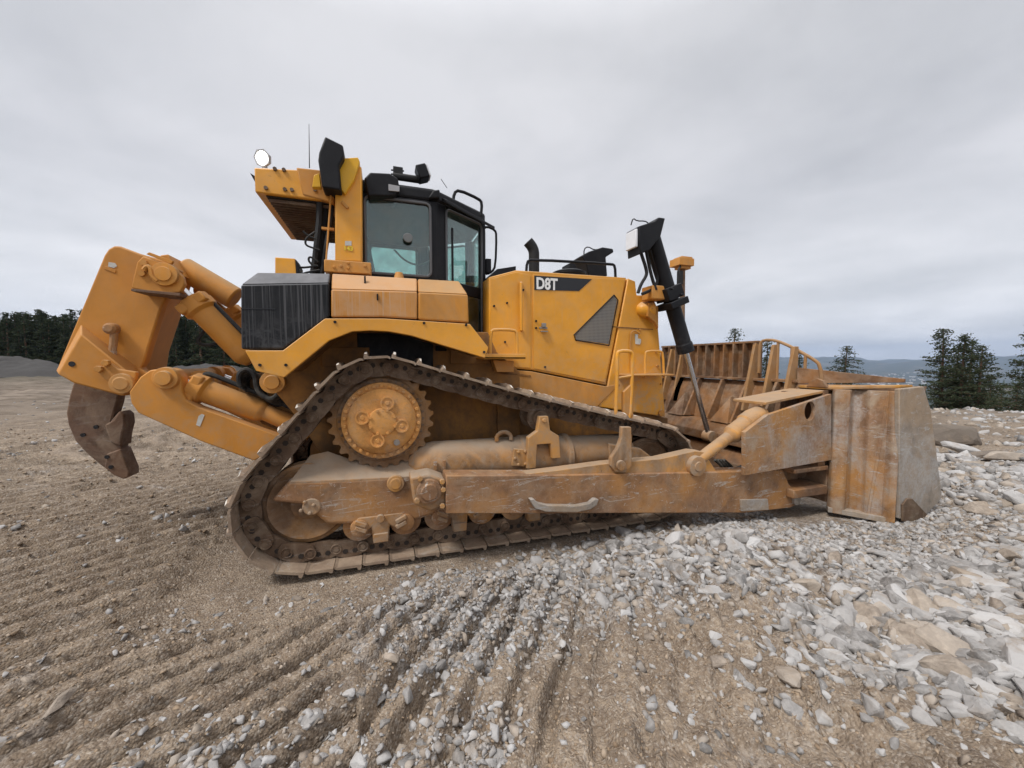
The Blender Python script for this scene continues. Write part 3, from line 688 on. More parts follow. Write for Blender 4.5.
# door panels, seams and details on the near side
q = MB().side([(533, 274.5), (625, 279.5), (605, 382.5), (533.5, 368.5)], HL-.010, .02)
door = part(q, 'engine_door', 'yellow', hood, bevel=.004)
q = MB().side([(490.5, 279), (516, 272), (530.5, 275), (531, 368), (498, 366), (490.5, 340)], HL-.009, .02); part(q, 'rear_side_panel', 'yellow', hood, bevel=.004)
q = MB().side([(534.5, 275.6), (592, 279.2), (579, 291), (534.5, 289.8)], HL-.014, .006); decal = part(q, 'model_decal', 'decal_black', door, bevel=0)
q = MB().side([(614, 296), (617, 300), (608.5, 344), (576, 339.5), (575.3, 335)], HL-.015, .008); part(q, 'side_grille', 'grille', door, bevel=0)
q = MB()
gp = [P(x, y, HL-.016) for x, y in ((614, 295), (618, 300), (609, 345.5), (575.5, 340), (574, 335), (614, 295))]
q.tube(gp, .007, 6); part(q, 'grille_frame', 'black', door, bevel=0)
# model lettering
def text_mesh(txt, size, loc, mat, name, parent, sx=.72, off=.006, thick=.002):
    cu = bpy.data.curves.new(name, 'FONT'); cu.body = txt; cu.size = size; cu.offset = off; cu.extrude = thick; cu.resolution_u = 3
    tmp = bpy.data.objects.new('tmp_text', cu); COL.objects.link(tmp)
    dg = bpy.context.evaluated_depsgraph_get(); me = bpy.data.meshes.new_from_object(tmp.evaluated_get(dg))
    bpy.data.objects.remove(tmp)
    me.transform(Matrix.Diagonal((sx, 1, 1, 1))); me.transform(Matrix.Rotation(math.pi/2, 4, 'X'))
    me.materials.clear(); me.materials.append(M[mat])
    o = bpy.data.objects.new(name, me); COL.objects.link(o); o.parent = parent; o.location = Vector(loc)-WL[parent.name]; WL[o.name] = Vector(loc)
    return o
a_ = P(536, 289, HL-.017)
text_mesh('D8T', .175, (a_.x, HL-.017, a_.z+.005), 'white', 'lettering', door, sx=.80, off=.0055)
# latch, hinges, bolts
q = MB(); c = P(543, 328, HL-.02); q.box((c.x, c.y-.008, c.z), (.10, .012, .02)); q.box((c.x, c.y-.02, c.z+.03), (.05, .03, .045)); q.box((c.x+.005, c.y-.02, c.z-.04), (.085, .03, .012)); part(q, 'door_latch', 'steel', door, bevel=.003)
q = MB()
for x, y in ((536, 321), (536, 328), (507, 303), (505, 342), (494, 306), (523, 290), (521, 328), (545, 367), (506, 365)): q.bolts([P(x, y, HL-.012)], (0, -1, 0), .012, .01)
part(q, 'panel_bolt', 'black', hood, bevel=0)
q = MB().tube([P(521, 283, HL-.01), P(521, 283, HL-.06), P(521.5, 330, HL-.06), P(521.5, 330, HL-.01)], .016, 8, 1); part(q, 'grab_handle', 'yellow', hood, bevel=0)
q = MB().side([(500, 372), (531, 375), (531, 377), (500, 374)], HL-.02, .01); q.bolts([P(x, y, HL-.02) for x, y in ((505, 392), (512, 393), (505, 400), (512, 401))], (0, -1, 0), .014, .012)
part(q, 'seam_strip', 'yellow_dark', lowh, bevel=.002)
# nose side: inlet bulge, round cover, step rails, bracket
q = MB(); c = P(648, 310, HL-.01)
q.lathe(c+Vector((-.16, .04, 0)), (1, -.35, 0), [(0, .02), (.02, .06), (.07, .095), (.22, .10), (.24, .07)], 22); part(q, 'headlamp_bulge', 'yellow', nose, bevel=0)
q = MB(); c = P(652, 312, HL-.11); q.prism([c+Vector((-.05, 0, .11)), c+Vector((.09, 0, .07)), c+Vector((.10, 0, -.20)), c+Vector((.05, 0, -.12)), c+Vector((-.06, 0, -.05))], (0, .05, 0)); q.bolts([c+Vector((.0, 0, .04)), c+Vector((.05, 0, 0))], (0, -1, 0), .014, .014)
part(q, 'lamp_bracket', 'yellow_dull', nose, bevel=.006)
q = MB().side([(609, 326), (653, 329), (653, 330), (609, 327)], HL-.01, .008); part(q, 'seam_strip', 'yellow_dark', nose, bevel=0)
q = MB().side([(635, 334), (638, 334), (638, 338.5), (641, 339), (641, 342), (640, 344.5), (635.5, 344)], HL-.012, .005); part(q, 'warning_sticker', 'sticker', nose, bevel=0)
q = MB(); q.tube([P(x, y, HL-.02) for x, y in ((631, 372), (630, 334), (634, 330), (640, 334))], .008, 6, 1); part(q, 'hood_prop', 'yellow_dull', nose, bevel=0)
q = MB().bolts([P(x, y, HL-.01) for x, y in ((656, 352), (658, 366), (661, 384), (662, 412), (640, 330), (657, 366), (615, 400))], (0, -1, 0), .013, .01); part(q, 'panel_bolt', 'yellow_dull', nose, bevel=0)
q = MB(); q.lathe(P(661, 413, HL-.01), (0, -1, 0), [(0, .045), (.02, .04), (.022, .02)], 16); part(q, 'drain_plug', 'yellow_dull', nose, bevel=0)
# step platform and rails by the nose
q = MB(); a = P(618, 376, HL-.30); b = P(665, 377, HL-.02)
q.box(((a.x+b.x)/2+.05, HL-.14, a.z+.005), (.62, .26, .018)); step = part(q, 'step_plate', 'yellow_dull', nose, bevel=.004)
q = MB(); q.tube([P(x, y, HL-.12) for x, y in ((645, 378), (645, 353), (648, 351), (660, 351), (663, 353), (664, 378))], .014, 8, 1); part(q, 'step_rail', 'yellow', nose, bevel=0)
# access ladder arm in front of the nose side (outboard)
q = MB(); q.tube([P(x, y, -1.12) for x, y in ((617, 378), (617, 354), (619, 351), (630, 351), (632.5, 354), (632, 378), (629.5, 424), (618, 424), (615.5, 420), (617, 378))], .020, 8, 1)
lad = part(q, 'access_ladder', 'yellow', bevel=0)
q = MB().side([(624, 392), (632, 384), (634.5, 390), (632, 444), (624, 444)], -1.13, .05); part(q, 'ladder_post', 'yellow_dull', lad, bevel=.005)
q = MB(); 
q.tube([P(617.5, 378, -1.12), P(631, 376, -1.12)], .014, 6)
part(q, 'ladder_rung', 'yellow', lad, bevel=0)
# hand rail + step by the cab front
q = MB(); q.tube([P(x, y, -.95) for x, y in ((490, 356), (491, 332), (494, 329.5), (514, 330), (517, 333), (517, 357))], .016, 8, 1)
hr = part(q, 'hand_rail', 'yellow', bevel=0)
q = MB(); c = P(503, 358, -.95); q.box((c.x, -.85, c.z), (.44, .34, .022)); q.box((c.x, -1.01, c.z+.015), (.44, .02, .05)); part(q, 'foot_plate', 'yellow', hr, bevel=.004)
q = MB().side([(493, 360), (514, 361), (514, 372), (497, 372)], -.80, .14); part(q, 'step_bracket', 'yellow_dull', hr, bevel=.005)
# ---- hood top
zt = P(560, 274, HL).z
def hp(px, lat): return P(px, 300, lat).x
q = MB(); q.side([(489, 277), (497, 269), (516, 266), (516, 271), (497, 279)], HL+.01, 1.28); part(q, 'hood_vent_panel', 'black', hood, bevel=.004)
q = MB(); pts = [(526, 276), (527, 262), (531, 259.5), (612, 264), (615, 266), (615.5, 278)]
q.tube([P(x, y, HL+.02) for x, y in pts], .016, 8, 1); part(q, 'hood_rail', 'black', hood, bevel=0)
q = MB(); c = P(534, 262, -.30)
q.tube([(c.x, -.30, zt-.02), (c.x, -.30, zt+.12), (c.x, -.30, zt+.24), (c.x, -.30, zt+.33), (c.x-.03, -.30, zt+.39), (c.x-.08, -.30, zt+.44)], .064, 20, 1)
part(q, 'exhaust_stack', 'rubber', hood, bevel=0)
q = MB(); c = P(569, 268, -.25); q.lathe((c.x, -.25, zt-.01), (0, 0, 1), [(0, .19), (.09, .20), (.10, .215), (.13, .215), (.15, .17), (.155, .05)], 28); part(q, 'air_precleaner', 'black', hood, bevel=0)

q = MB().side([(581.7, 256), (589, 251.5), (603, 247), (613, 248.6), (614, 252), (606, 257), (607.5, 276), (589, 276), (586, 263)], -.12, .26); hl_ = part(q, 'hood_lamp_cluster', 'black', hood, bevel=.012)
q = MB().tube([P(x, y, -.1) for x, y in ((584, 257), (584, 249), (588, 246.5), (594, 250), (600, 249))], .008, 6, 1); part(q, 'lamp_cable', 'rubber', hl_, bevel=0)

# ---- fenders, tanks
FL = -1.26
for s in (-1, 1):
    def sd(mb, pix, lat, depth):
        pts = [P(x, y, lat) for x, y in pix]
        if s > 0: pts = [Vector((p.x, -p.y, p.z)) for p in pts]; depth = -depth
        return mb.prism(pts, (0, depth, 0))
    fe = part(sd(MB(), [(245, 350.5), (283, 350.5), (325, 318.5), (384, 318.5), (424, 321), (470, 324), (488.5, 347.5), (485, 358), (447, 346.5), (411, 335.5), (389, 331.5), (370, 330.5), (352, 331.5), (329, 340.5), (284, 377.5), (256, 371)], FL-.02, .05), 'fender', 'yellow', bevel=.005)
    q = sd(MB(), [(262, 372), (290, 372), (330, 338), (352, 329), (389, 329), (411, 333), (485, 356), (486, 350), (411, 328), (352, 325), (300, 345), (262, 366)], FL+.031, .50); part(q, 'fender_top_plate', 'yellow_dark', fe, bevel=0)
    q = MB(); q.bolts([Vector((p.x, s*abs(p.y), p.z)) for p in [P(x, y, FL-.02) for x, y in ((260, 365), (286, 365), (424, 323), (466, 325), (335, 322), (484, 352))]], (0, s, 0), .012, .01); part(q, 'fender_bolt', 'black', fe, bevel=0)
    # tanks: outline at the skin, top edge chamfered inwards
    def tank(name, near, top, mat, y1=-.60):
        a = [P(x, y, FL) for x, y in near]; mb = MB()
        zt_ = [p.z for p in a]
        ps = a
        # near face
        outer = [Vector(p) for p in ps]
        # top inner points: heights read on a plane set back by the chamfer
        L0, R0 = outer[0], outer[1]
        tl = P(*top[0], FL+.16); tr_ = P(*top[1], FL+.16)
        A = outer; 
        # body
        B = [Vector((p.x, y1, p.z)) for p in outer]
        if s > 0:
            A = [Vector((p.x, -p.y, p.z)) for p in A]; B = [Vector((p.x, -p.y, p.z)) for p in B]
        mb.prism(A, B[0]-A[0])
        C = [L0, R0, tr_, tl]; Dn = [Vector((L0.x, y1, L0.z)), Vector((R0.x, y1, R0.z)), Vector((tr_.x, y1, tr_.z)), Vector((tl.x, y1, tl.z))]
        if s > 0: C = [Vector((p.x, -p.y, p.z)) for p in C]; Dn = [Vector((p.x, -p.y, p.z)) for p in Dn]
        vs = C+Dn
        fs = [(0, 1, 2, 3), (3, 2, 6, 7), (0, 3, 7, 4), (1, 5, 6, 2), (0, 4, 5, 1), (4, 7, 6, 5)]
        mb.add(vs, fs)
        return part(mb, name, mat, bevel=.014, seg=3)
    tank('battery_box', [(240.5, 284.6), (329, 283), (329.5, 316), (283, 349), (241, 349)], [(257, 272.5), (330, 273.5)], 'black_streak')
    tk = tank('fuel_tank', [(331, 289), (417.5, 291.5), (417.5, 319), (384, 317), (331, 317)], [(332, 273.5), (417, 278.5)], 'yellow_streak')
    tank('tool_box', [(418.3, 292), (468, 294.5), (469, 322.5), (424, 320), (418.3, 319)], [(418, 278.8), (459, 281)], 'yellow_dull')
    if s < 0:
        q = MB(); c = P(399, 277, -1.05); q.cyl(c-Vector((0, 0, .03)), c+Vector((0, 0, .04)), .05, .03, 14); part(q, 'filler_cap', 'yellow_dull', tk, bevel=.004)
        q = MB(); c = P(377.5, 297, FL-.005); q.box((c.x, c.y, c.z), (.012, .02, .05)); c = P(365, 281, -1.18); q.box((c.x, c.y, c.z+.01), (.014, .02, .06)); part(q, 'tank_clip', 'black', tk, bevel=.002)
# box behind the ROPS (yellow, on top of battery box)
q = MB().side([(241, 308), (275, 308.4), (275, 309.4), (241, 309)], FL-.003, .006); part(q, 'box_seam', 'decal_black', bevel=0)
q = MB().side([(275, 257), (295, 258.5), (297, 275), (275, 275)], -.95, .16); bx = part(q, 'valve_box', 'yellow', bevel=.006)
q = MB().side([(295.5, 259), (299, 266), (299, 275), (296, 275)], -.96, .17); part(q, 'box_lid', 'black', bx, bevel=.003)

# ---- ROPS post + rear air conditioner box
PL = -.98
for s in (-1, 1):
    def sp2(pix, lat, depth):
        pts = [P(x, y, lat) for x, y in pix]
        if s > 0: pts = [Vector((p.x, -p.y, p.z)) for p in pts]; depth = -depth
        return MB().prism(pts, (0, depth, 0))
    ro = part(sp2([(335, 190), (345, 168), (361.5, 166), (362, 262), (335, 261)], PL, .22), 'rollover_post', 'yellow', bevel=.012)
    part(sp2([(324, 259), (371, 262.5), (371, 274), (324, 271.5)], PL-.06, .34), 'post_foot', 'yellow_dull', ro, bevel=.008)
    if s < 0:
        q = MB().side([(345, 241), (351.5, 241), (351.5, 245.5), (345, 245.5)], PL-.004, .004); part(q, 'white_sticker', 'sticker', ro, bevel=0)
        a_ = P(343.5, 249.5, PL-.004); text_mesh('143', .052, (a_.x, PL-.004, a_.z-.005), 'sticker_yellow', 'number_sticker', ro, sx=1.0, off=.002)
        q = MB(); c = P(345, 205, PL-.01); q.box(c, (.07, .03, .02), Matrix.Rotation(R(45), 3, 'Y')); q.bolts([P(x, y, PL-.06) for x, y in ((334, 267), (348, 263), (348, 268), (365, 266), (341, 266))], (0, -1, 0), .012, .012); part(q, 'lifting_lug', 'yellow_dull', ro, bevel=.003)
q = MB().box((.33, 0, P(350, 172, PL).z-.06), (.22, 1.52, .15)); xb = part(q, 'rollover_crossbar', 'yellow', bevel=.012)
# air conditioner box
a = P(255, 192, -.92); b = P(333, 199, -.92); zt2 = P(256, 167, -.92).z
x0, x1, z0 = a.x, b.x+.0, a.z
ac = MB().prism([(x0, -.92, zt2-.005), (x0, -.92, z0), (x1, -.92, z0-.002), (x1, -.92, zt2+.03), (x0+.36, -.92, zt2+.03)], (0, 1.30, 0))
aco = part(ac, 'condenser_box', 'yellow', bevel=.010)
q = MB()      # louvred underside
for k in range(19):
    yk = -.84+k*.060; q.box(((x0+x1)/2+.02, yk, z0-.024), (x1-x0-.12, .012, .026))
part(q, 'louvre', 'shank', aco, bevel=0)
q = MB().box(((x0+x1)/2+.02, -.30, z0-.006), (x1-x0-.10, 1.16, .012)); part(q, 'radiator_core', 'rubber', aco, bevel=0)
q = MB().bolts([P(x, y, -.925) for x, y in ((275, 169), (284, 170), (266, 188), (285, 189.5), (292, 190), (315, 190))], (0, -1, 0), .016, .012); part(q, 'cover_bolt', 'track', aco, bevel=0)
q = MB(); q.prism([P(250, 173, -.8), P(255, 176, -.8), P(255, 182, -.8)], (0, .9, 0)); part(q, 'rear_flap', 'black', aco, bevel=0)
q = MB().prism([(P(296, 166, -.93).x, -.93, zt2+.04), (P(333, 168, -.93).x, -.93, zt2+.05), (P(333, 168, -.93).x, -.93, zt2-.22), (P(302, 168, -.93).x, -.93, zt2-.18)], (0, .5, 0)); part(q, 'duct_cover', 'yellow_dull', aco, bevel=.01)
# big black air duct / mirror shell and bright guard
q = MB().prism([P(x, y, -1.10) for x, y in ((325, 136), (343, 145), (344, 156), (339, 165), (341, 190), (322, 187), (318, 160), (319, 152))], (0, .22, 0)); part(q, 'air_duct', 'black', aco, bevel=.012)
q = MB().prism([P(x, y, -1.02) for x, y in ((339, 170), (343, 158), (358, 157), (360, 162), (354, 180), (345, 194), (341, 190))], (0, .10, 0)); part(q, 'belt_guard', 'safety', aco, bevel=.008)
q = MB().prism([P(x, y, -1.03) for x, y in ((314, 175), (319, 173), (321, 187), (312, 187))], (0, .06, 0)); part(q, 'duct_bracket', 'safety', aco, bevel=.004)
# hoses down the back of the cab
q = MB()
for i, (x0_, x1_, r_) in enumerate(((318, 316, .028), (322, 319, .028), (327, 322, .022), (330, 325, .02), (324, 321, .02))):
    lt = -.86+.05*(i % 3)
    q.tube([P(x0_+1, 192, lt), P(x0_+2, 215, lt), P(x1_+1, 245, lt), P(x1_-1, 262, lt), P(x1_-3, 274, lt)], r_, 8, 1)
ho = part(q, 'hose_bundle', 'rubber', bevel=0)
q = MB()
for pl in (((315, 232), (306, 238), (305, 245), (313, 248), (320, 250)), ((318, 262), (310, 256), (308, 260), (312, 265), (318, 266)), ((316, 266), (302, 268), (291, 266), (289, 270), (294, 275)), ((320, 270), (308, 272), (300, 275), (290, 277)), ((303, 231), (308, 236), (316, 239))):
    q.tube([P(x, y, -.92) for x, y in pl], .009, 6, 2)
part(q, 'cable', 'rubber', ho, bevel=0)
q = MB(); q.cyl(P(331, 193, -.95), P(326, 262, -.95), .008, n=6); q.box(P(328, 229, -.92), (.10, .03, .02)); part(q, 'support_rod', 'yellow_dull', ho, bevel=0)
q = MB(); q.cyl(P(309.5, 168, -.55), P(309, 124, -.55), .005, .002, 5); part(q, 'antenna', 'rubber', aco, bevel=0)
# lit work lamp
def lamp(name, c, d, size, lens, parent, lname='lamp_lens'):
    d = Vector(d).normalized(); mb = MB(); c = Vector(c)
    mb.lathe(c-d*size*.8, d, [(0, size*.45), (size*.3, size*.85), (size*.8, size), (size*.86, size), (size*.86, size*.88), (size*.80, size*.86)], 7)
    mb.box(c-d*size*.4-Vector((0, 0, size*1.1)), (size*.5, size*.5, size*.6))
    o = part(mb, name, 'grey', parent, bevel=.004)
    l = MB().lathe(c-d*size*.02, d, [(0, size*.74), (size*.06, size*.7)], 20); part(l, lname, lens, o, bevel=0)
    return o
c = P(262, 158, -.88); lamp('work_lamp', c, (-.45, -1, -.25), .072, 'lit', aco)

# ---- cab
ZC0, ZC1 = 1.96, P(400, 184, -.80).z
plan = [(.44, -.80), (1.20, -.80), (1.80, -.36), (1.80, .36), (1.20, .80), (.44, .80)]
ZB = P(400, 277, -.80).z
cabn = empty('cab', (1.1, 0, ZB)); cabn.parent = D; cabn.location = Vector((1.1, 0, ZB))-WL[D.name]
rfz = P(400, 197, -.80).z       # underside of roof band
q = MB().prism([(x, y, rfz) for x, y in plan], (0, 0, ZC1-rfz)); part(q, 'cab_roof', 'black', cabn, bevel=.03, seg=3)
q = MB().prism([(x*.9+.1, y*.86, ZC1-.01) for x, y in plan], (0, 0, .06)); part(q, 'roof_cap', 'black', cabn, bevel=.02)
q = MB().prism([(x, y, ZB-.10) for x, y in plan], (0, 0, .12)); q.prism([(x*1.0, y*.98, 1.5) for x, y in [(.44, -.70), (1.15, -.70), (1.74, -.34), (1.74, .34), (1.15, .70), (.44, .70)]], (0, 0, ZB-1.6)); part(q, 'cab_base', 'black', cabn, bevel=.01)
def post(a, b, z0, z1, name='cab_post', thick=.05):
    a = Vector((*a, 0)); b = Vector((*b, 0)); d = (b-a); n = Vector((d.y, -d.x, 0)).normalized()
    if n.dot((a+b)/2-Vector((1.1, 0, 0))) < 0: n = -n
    mb = MB().prism([a+Vector((0, 0, z0)), b+Vector((0, 0, z0)), b+Vector((0, 0, z1)), a+Vector((0, 0, z1))], -n*thick)
    return part(mb, name, 'black', cabn, bevel=.008)
def lerp(a, b, t): return (a[0]+(b[0]-a[0])*t, a[1]+(b[1]-a[1])*t)
def pane(a, b, z0, z1, round_=.05, name='side_window', inset=.012):
    A = Vector((*a, 0)); B = Vector((*b, 0)); d = (B-A).normalized(); n = Vector((d.y, -d.x, 0)).normalized()
    if n.dot((A+B)/2-Vector((1.1, 0, 0))) < 0: n = -n
    L = (B-A).length; pts = []
    for cx, cz, a0 in ((round_, z0+round_, 180), (L-round_, z0+round_, 270), (L-round_, z1-round_, 0), (round_, z1-round_, 90)):
        for k in range(5):
            t = R(a0+90*k/4); pts.append(A+d*(cx+round_*math.cos(t))+Vector((0, 0, cz+round_*math.sin(t))))
    mb = MB().prism([p-n*inset for p in pts], -n*.006); g = part(mb, name, 'glass', cabn, bevel=0)
    fr2 = MB().tube([p+n*.004 for p in pts]+[pts[0]+n*.004], .013, 6); part(fr2, 'window_seal', 'seal', g, bevel=0)
    return g
for m_ in (1, -1):
    mir = lambda p: (p[0], p[1]*m_)
    A, B, C_ = plan[0], plan[1], plan[2]
    wa, wb = .545, 1.13
    post(mir(A), mir((wa, A[1])), ZB, rfz); post(mir((wb, A[1])), mir(B), ZB, rfz)
    # header / sill strips so that the opening is framed
    post(mir((wa-.01, A[1]+.002)), mir((wb+.01, A[1]+.002)), rfz-.05, rfz, 'window_header')
    pane(mir((wa-.005, A[1])), mir((wb+.005, A[1])), ZB+.02, rfz-.03)
    post(mir(B), mir(lerp(B, C_, .16)), ZC0-.2, rfz); post(mir(lerp(B, C_, .90)), mir(C_), ZC0-.2, rfz)
    dp = pane(mir(lerp(B, C_, .16)), mir(lerp(B, C_, .90)), ZC0-.15, rfz-.03, name='door_window')
    q = MB()
    h0 = Vector((*lerp(B, C_, .24), 0)); nn = Vector((.55, -.8, 0))*.03
    q.cyl(Vector((h0.x, h0.y*m_, 2.45))+Vector((nn.x, nn.y*m_, 0)), Vector((h0.x, h0.y*m_, 3.0))+Vector((nn.x, nn.y*m_, 0)), .012, n=6)
    q.box(Vector((h0.x+.01, h0.y*m_, 2.40)), (.05, .06, .10)); part(q, 'door_handle', 'black', dp, bevel=0)
for y0_, y1_ in ((-.36, -.30), (.30, .36)): post((1.80, y0_), (1.80, y1_), ZC0-.2, rfz)
pane((1.80, -.30), (1.80, .30), ZC0-.1, rfz-.03, name='windscreen')
post((.44, -.80), (.44, -.70), ZB, rfz); post((.44, .70), (.44, .80), ZB, rfz); pane((.44, -.70), (.44, .70), ZB+.1, rfz-.03, name='rear_window')
q = MB().prism([(x*.96+.04, y*.94, rfz+.003) for x, y in plan], (0, 0, .02)); part(q, 'headliner', 'interior', cabn, bevel=0)
# interior: seat, console, wheel
q = MB().box((.74, .02, ZB-.02), (.40, .46, .12)); q.box((.54, .02, ZB+.28), (.10, .44, .54), Matrix.Rotation(R(-10), 3, 'Y')); q.box((.49, .02, ZB+.62), (.08, .26, .16)); seat = part(q, 'seat', 'interior', cabn, bevel=.03)
q = MB().box((1.55, .1, 2.02), (.25, .5, .4)); q.box((.85, -.36, ZB+.04), (.45, .14, .10)); part(q, 'console', 'interior', cabn, bevel=.02)
q = MB(); c = Vector((1.02, -.55, ZB+.16)); q.tube([c+Vector((-.22, 0, .16)), c+Vector((-.12, 0, .06)), c+Vector((0, 0, .02)), c+Vector((.12, 0, .06)), c+Vector((.22, 0, .16))], .010, 6, 2); q.cyl(c+Vector((0, 0, -.2)), c+Vector((0, 0, .16)), .012, n=6); part(q, 'control_bar', 'interior', cabn, bevel=0)
q = MB(); c = P(408, 238, -.83); q.lathe(c, (0, -1, 0), [(0, .02), (.006, .045), (.012, .04)], 16); part(q, 'window_vent', 'interior', cabn, bevel=0)
# roof furniture
q = MB(); q.side([(364, 178), (370, 172), (390, 173), (398, 178), (400, 190), (394, 196), (368, 196)], -.88, .30); q.side([(433, 190), (440, 189), (440, 198), (428, 198)], -.85, .08); part(q, 'roof_module', 'black', cabn, bevel=.015, seg=3)
q = MB().side([(388.5, 184), (399.5, 186), (399.5, 191.5), (388.5, 190.5)], -.893, .01); part(q, 'module_plate', 'grey', cabn, bevel=.002)
q = MB(); q.cyl(P(393, 176, -.7), P(420, 180, -.7), .034, n=12); q.box(P(398, 171, -.7), (.09, .05, .06)); q.cyl(P(397, 167, -.7), P(397, 180, -.7), .012, n=8); q.cyl(P(391, 170, -.7), P(404, 171, -.7), .008, n=6); q.cyl(P(391, 174, -.7), P(404, 175, -.7), .008, n=6); part(q, 'lamp_bar', 'rubber', cabn, bevel=.002)
q = MB(); c = P(422, 174, -.74); q.box(c, (.10, .15, .13), Matrix.Rotation(R(-20), 3, 'Y')); lm = part(q, 'roof_lamp', 'black', cabn, bevel=.012)
q = MB(); q.box(c+Vector((.055, -.0, .02)), (.016, .13, .11), Matrix.Rotation(R(-20), 3, 'Y')); part(q, 'lamp_lens', 'lensoff', lm, bevel=.004)
q = MB(); q.tube([P(x, y, -.55) for x, y in ((453, 206), (454, 193), (459, 190), (479, 199), (482, 203), (481, 216))], .016, 8, 1); q.tube([P(x, y, -.30) for x, y in ((483, 229), (487, 226.5), (495, 230), (496.5, 235), (495.5, 266), (492, 272), (486, 274))], .014, 8, 1); part(q, 'cab_grab_rail', 'black', cabn, bevel=0)
q = MB(); q.tube([P(441, 179, -.5), P(447, 188, -.5)], .004, 5); q.box((1.84, -.30, 2.75), (.06, .10, .16)); q.box((1.84, -.25, 2.5), (.05, .08, .20)); part(q, 'mirror', 'black', cabn, bevel=.004)
q = MB(); q.prism([(1.25, -.79, rfz+.02), (1.82, -.37, rfz-.02), (1.90, -.40, rfz-.06), (1.28, -.88, rfz-.03)], (0, 0, .03)); part(q, 'rain_visor', 'black', cabn, bevel=.004)

# ---- lift cylinders (black), both sides of the nose
for s in (-1, 1):
    A = P(651, 232, -.86); B = P(686, 352, -.86); Cc = P(709, 436, -.86)
    fl = lambda p: Vector((p.x, s*abs(p.y), p.z))
    A, B, Cc = fl(A), fl(B), fl(Cc); d = (B-A).normalized()
    lc = MB().lathe(A, d, [(0, .07), (.05, .085), (.1, .085), ((B-A).length-.12, .088), ((B-A).length-.1, .10), ((B-A).length, .10)], 24)
    lco = part(lc, 'lift_cylinder', 'black', bevel=.003)
    q = MB().cyl(B, Cc, .030, n=16); part(q, 'cylinder_rod', 'chrome', lco, bevel=0)
    q = MB(); q.cyl(Cc-Vector((0, .06, 0)), Cc+Vector((0, .06, 0)), .07, n=18); part(q, 'rod_eye', 'muddy', lco, bevel=.004)
    # trunnion yoke around the barrel
    Y0 = A+d*((B-A).length*.50); rot = d.to_track_quat('Z', 'Y').to_matrix()
    q = MB(); q.box(Y0, (.23, .23, .15), rot); q.box(Y0+d*.13+Vector((.01, 0, 0)), (.26, .26, .08), rot); q.bolts([Y0+Vector((-.07, s*.13, .03)), Y0+Vector((.07, s*.13, -.03))], (0, s, 0), .016, .016); part(q, 'trunnion_yoke', 'black', lco, bevel=.014)
    q = MB(); q.box(Y0+Vector((-.16, -s*.06, .0)), (.22, .2, .16)); part(q, 'yoke_mount', 'yellow_dull', lco, bevel=.012)
    # head box with lamp
    q = MB(); hpix = [(639, 226), (655, 221), (659, 217), (665.5, 218), (661, 236), (650, 250), (640.5, 254)]
    hp_ = [fl(P(x, y, -.98)) for x, y in hpix]; q.prism(hp_, (0, -s*.24, 0)); hb_ = part(q, 'cylinder_head_guard', 'black', lco, bevel=.012)
    if s < 0:
        c = P(639.5, 238, -.98); q = MB().box((c.x-.015, -.86, c.z+.01), (.03, .19, .20)); part(q, 'lamp_lens', 'lensoff', hb_, bevel=.008)
        q = MB().tube([P(x, y, -.9) for x, y in ((631, 225), (633, 218), (637, 221), (645, 221), (648, 223))], .007, 6, 1); part(q, 'lamp_guard_wire', 'rubber', hb_, bevel=0)
    q = MB()
    for i, pl in enumerate((((641, 253), (646, 268), (647, 275), (641, 284), (638, 293)), ((646, 250), (651, 275), (656, 290)), ((650, 250), (657, 270), (658, 283), (652, 290), (642, 294)), ((648, 248), (654, 270), (661, 290)))):
        q.tube([fl(P(x, y, -.92+.03*i)) for x, y in pl], .019, 8, 2)
    part(q, 'hydraulic_hose', 'rubber', lco, bevel=0)

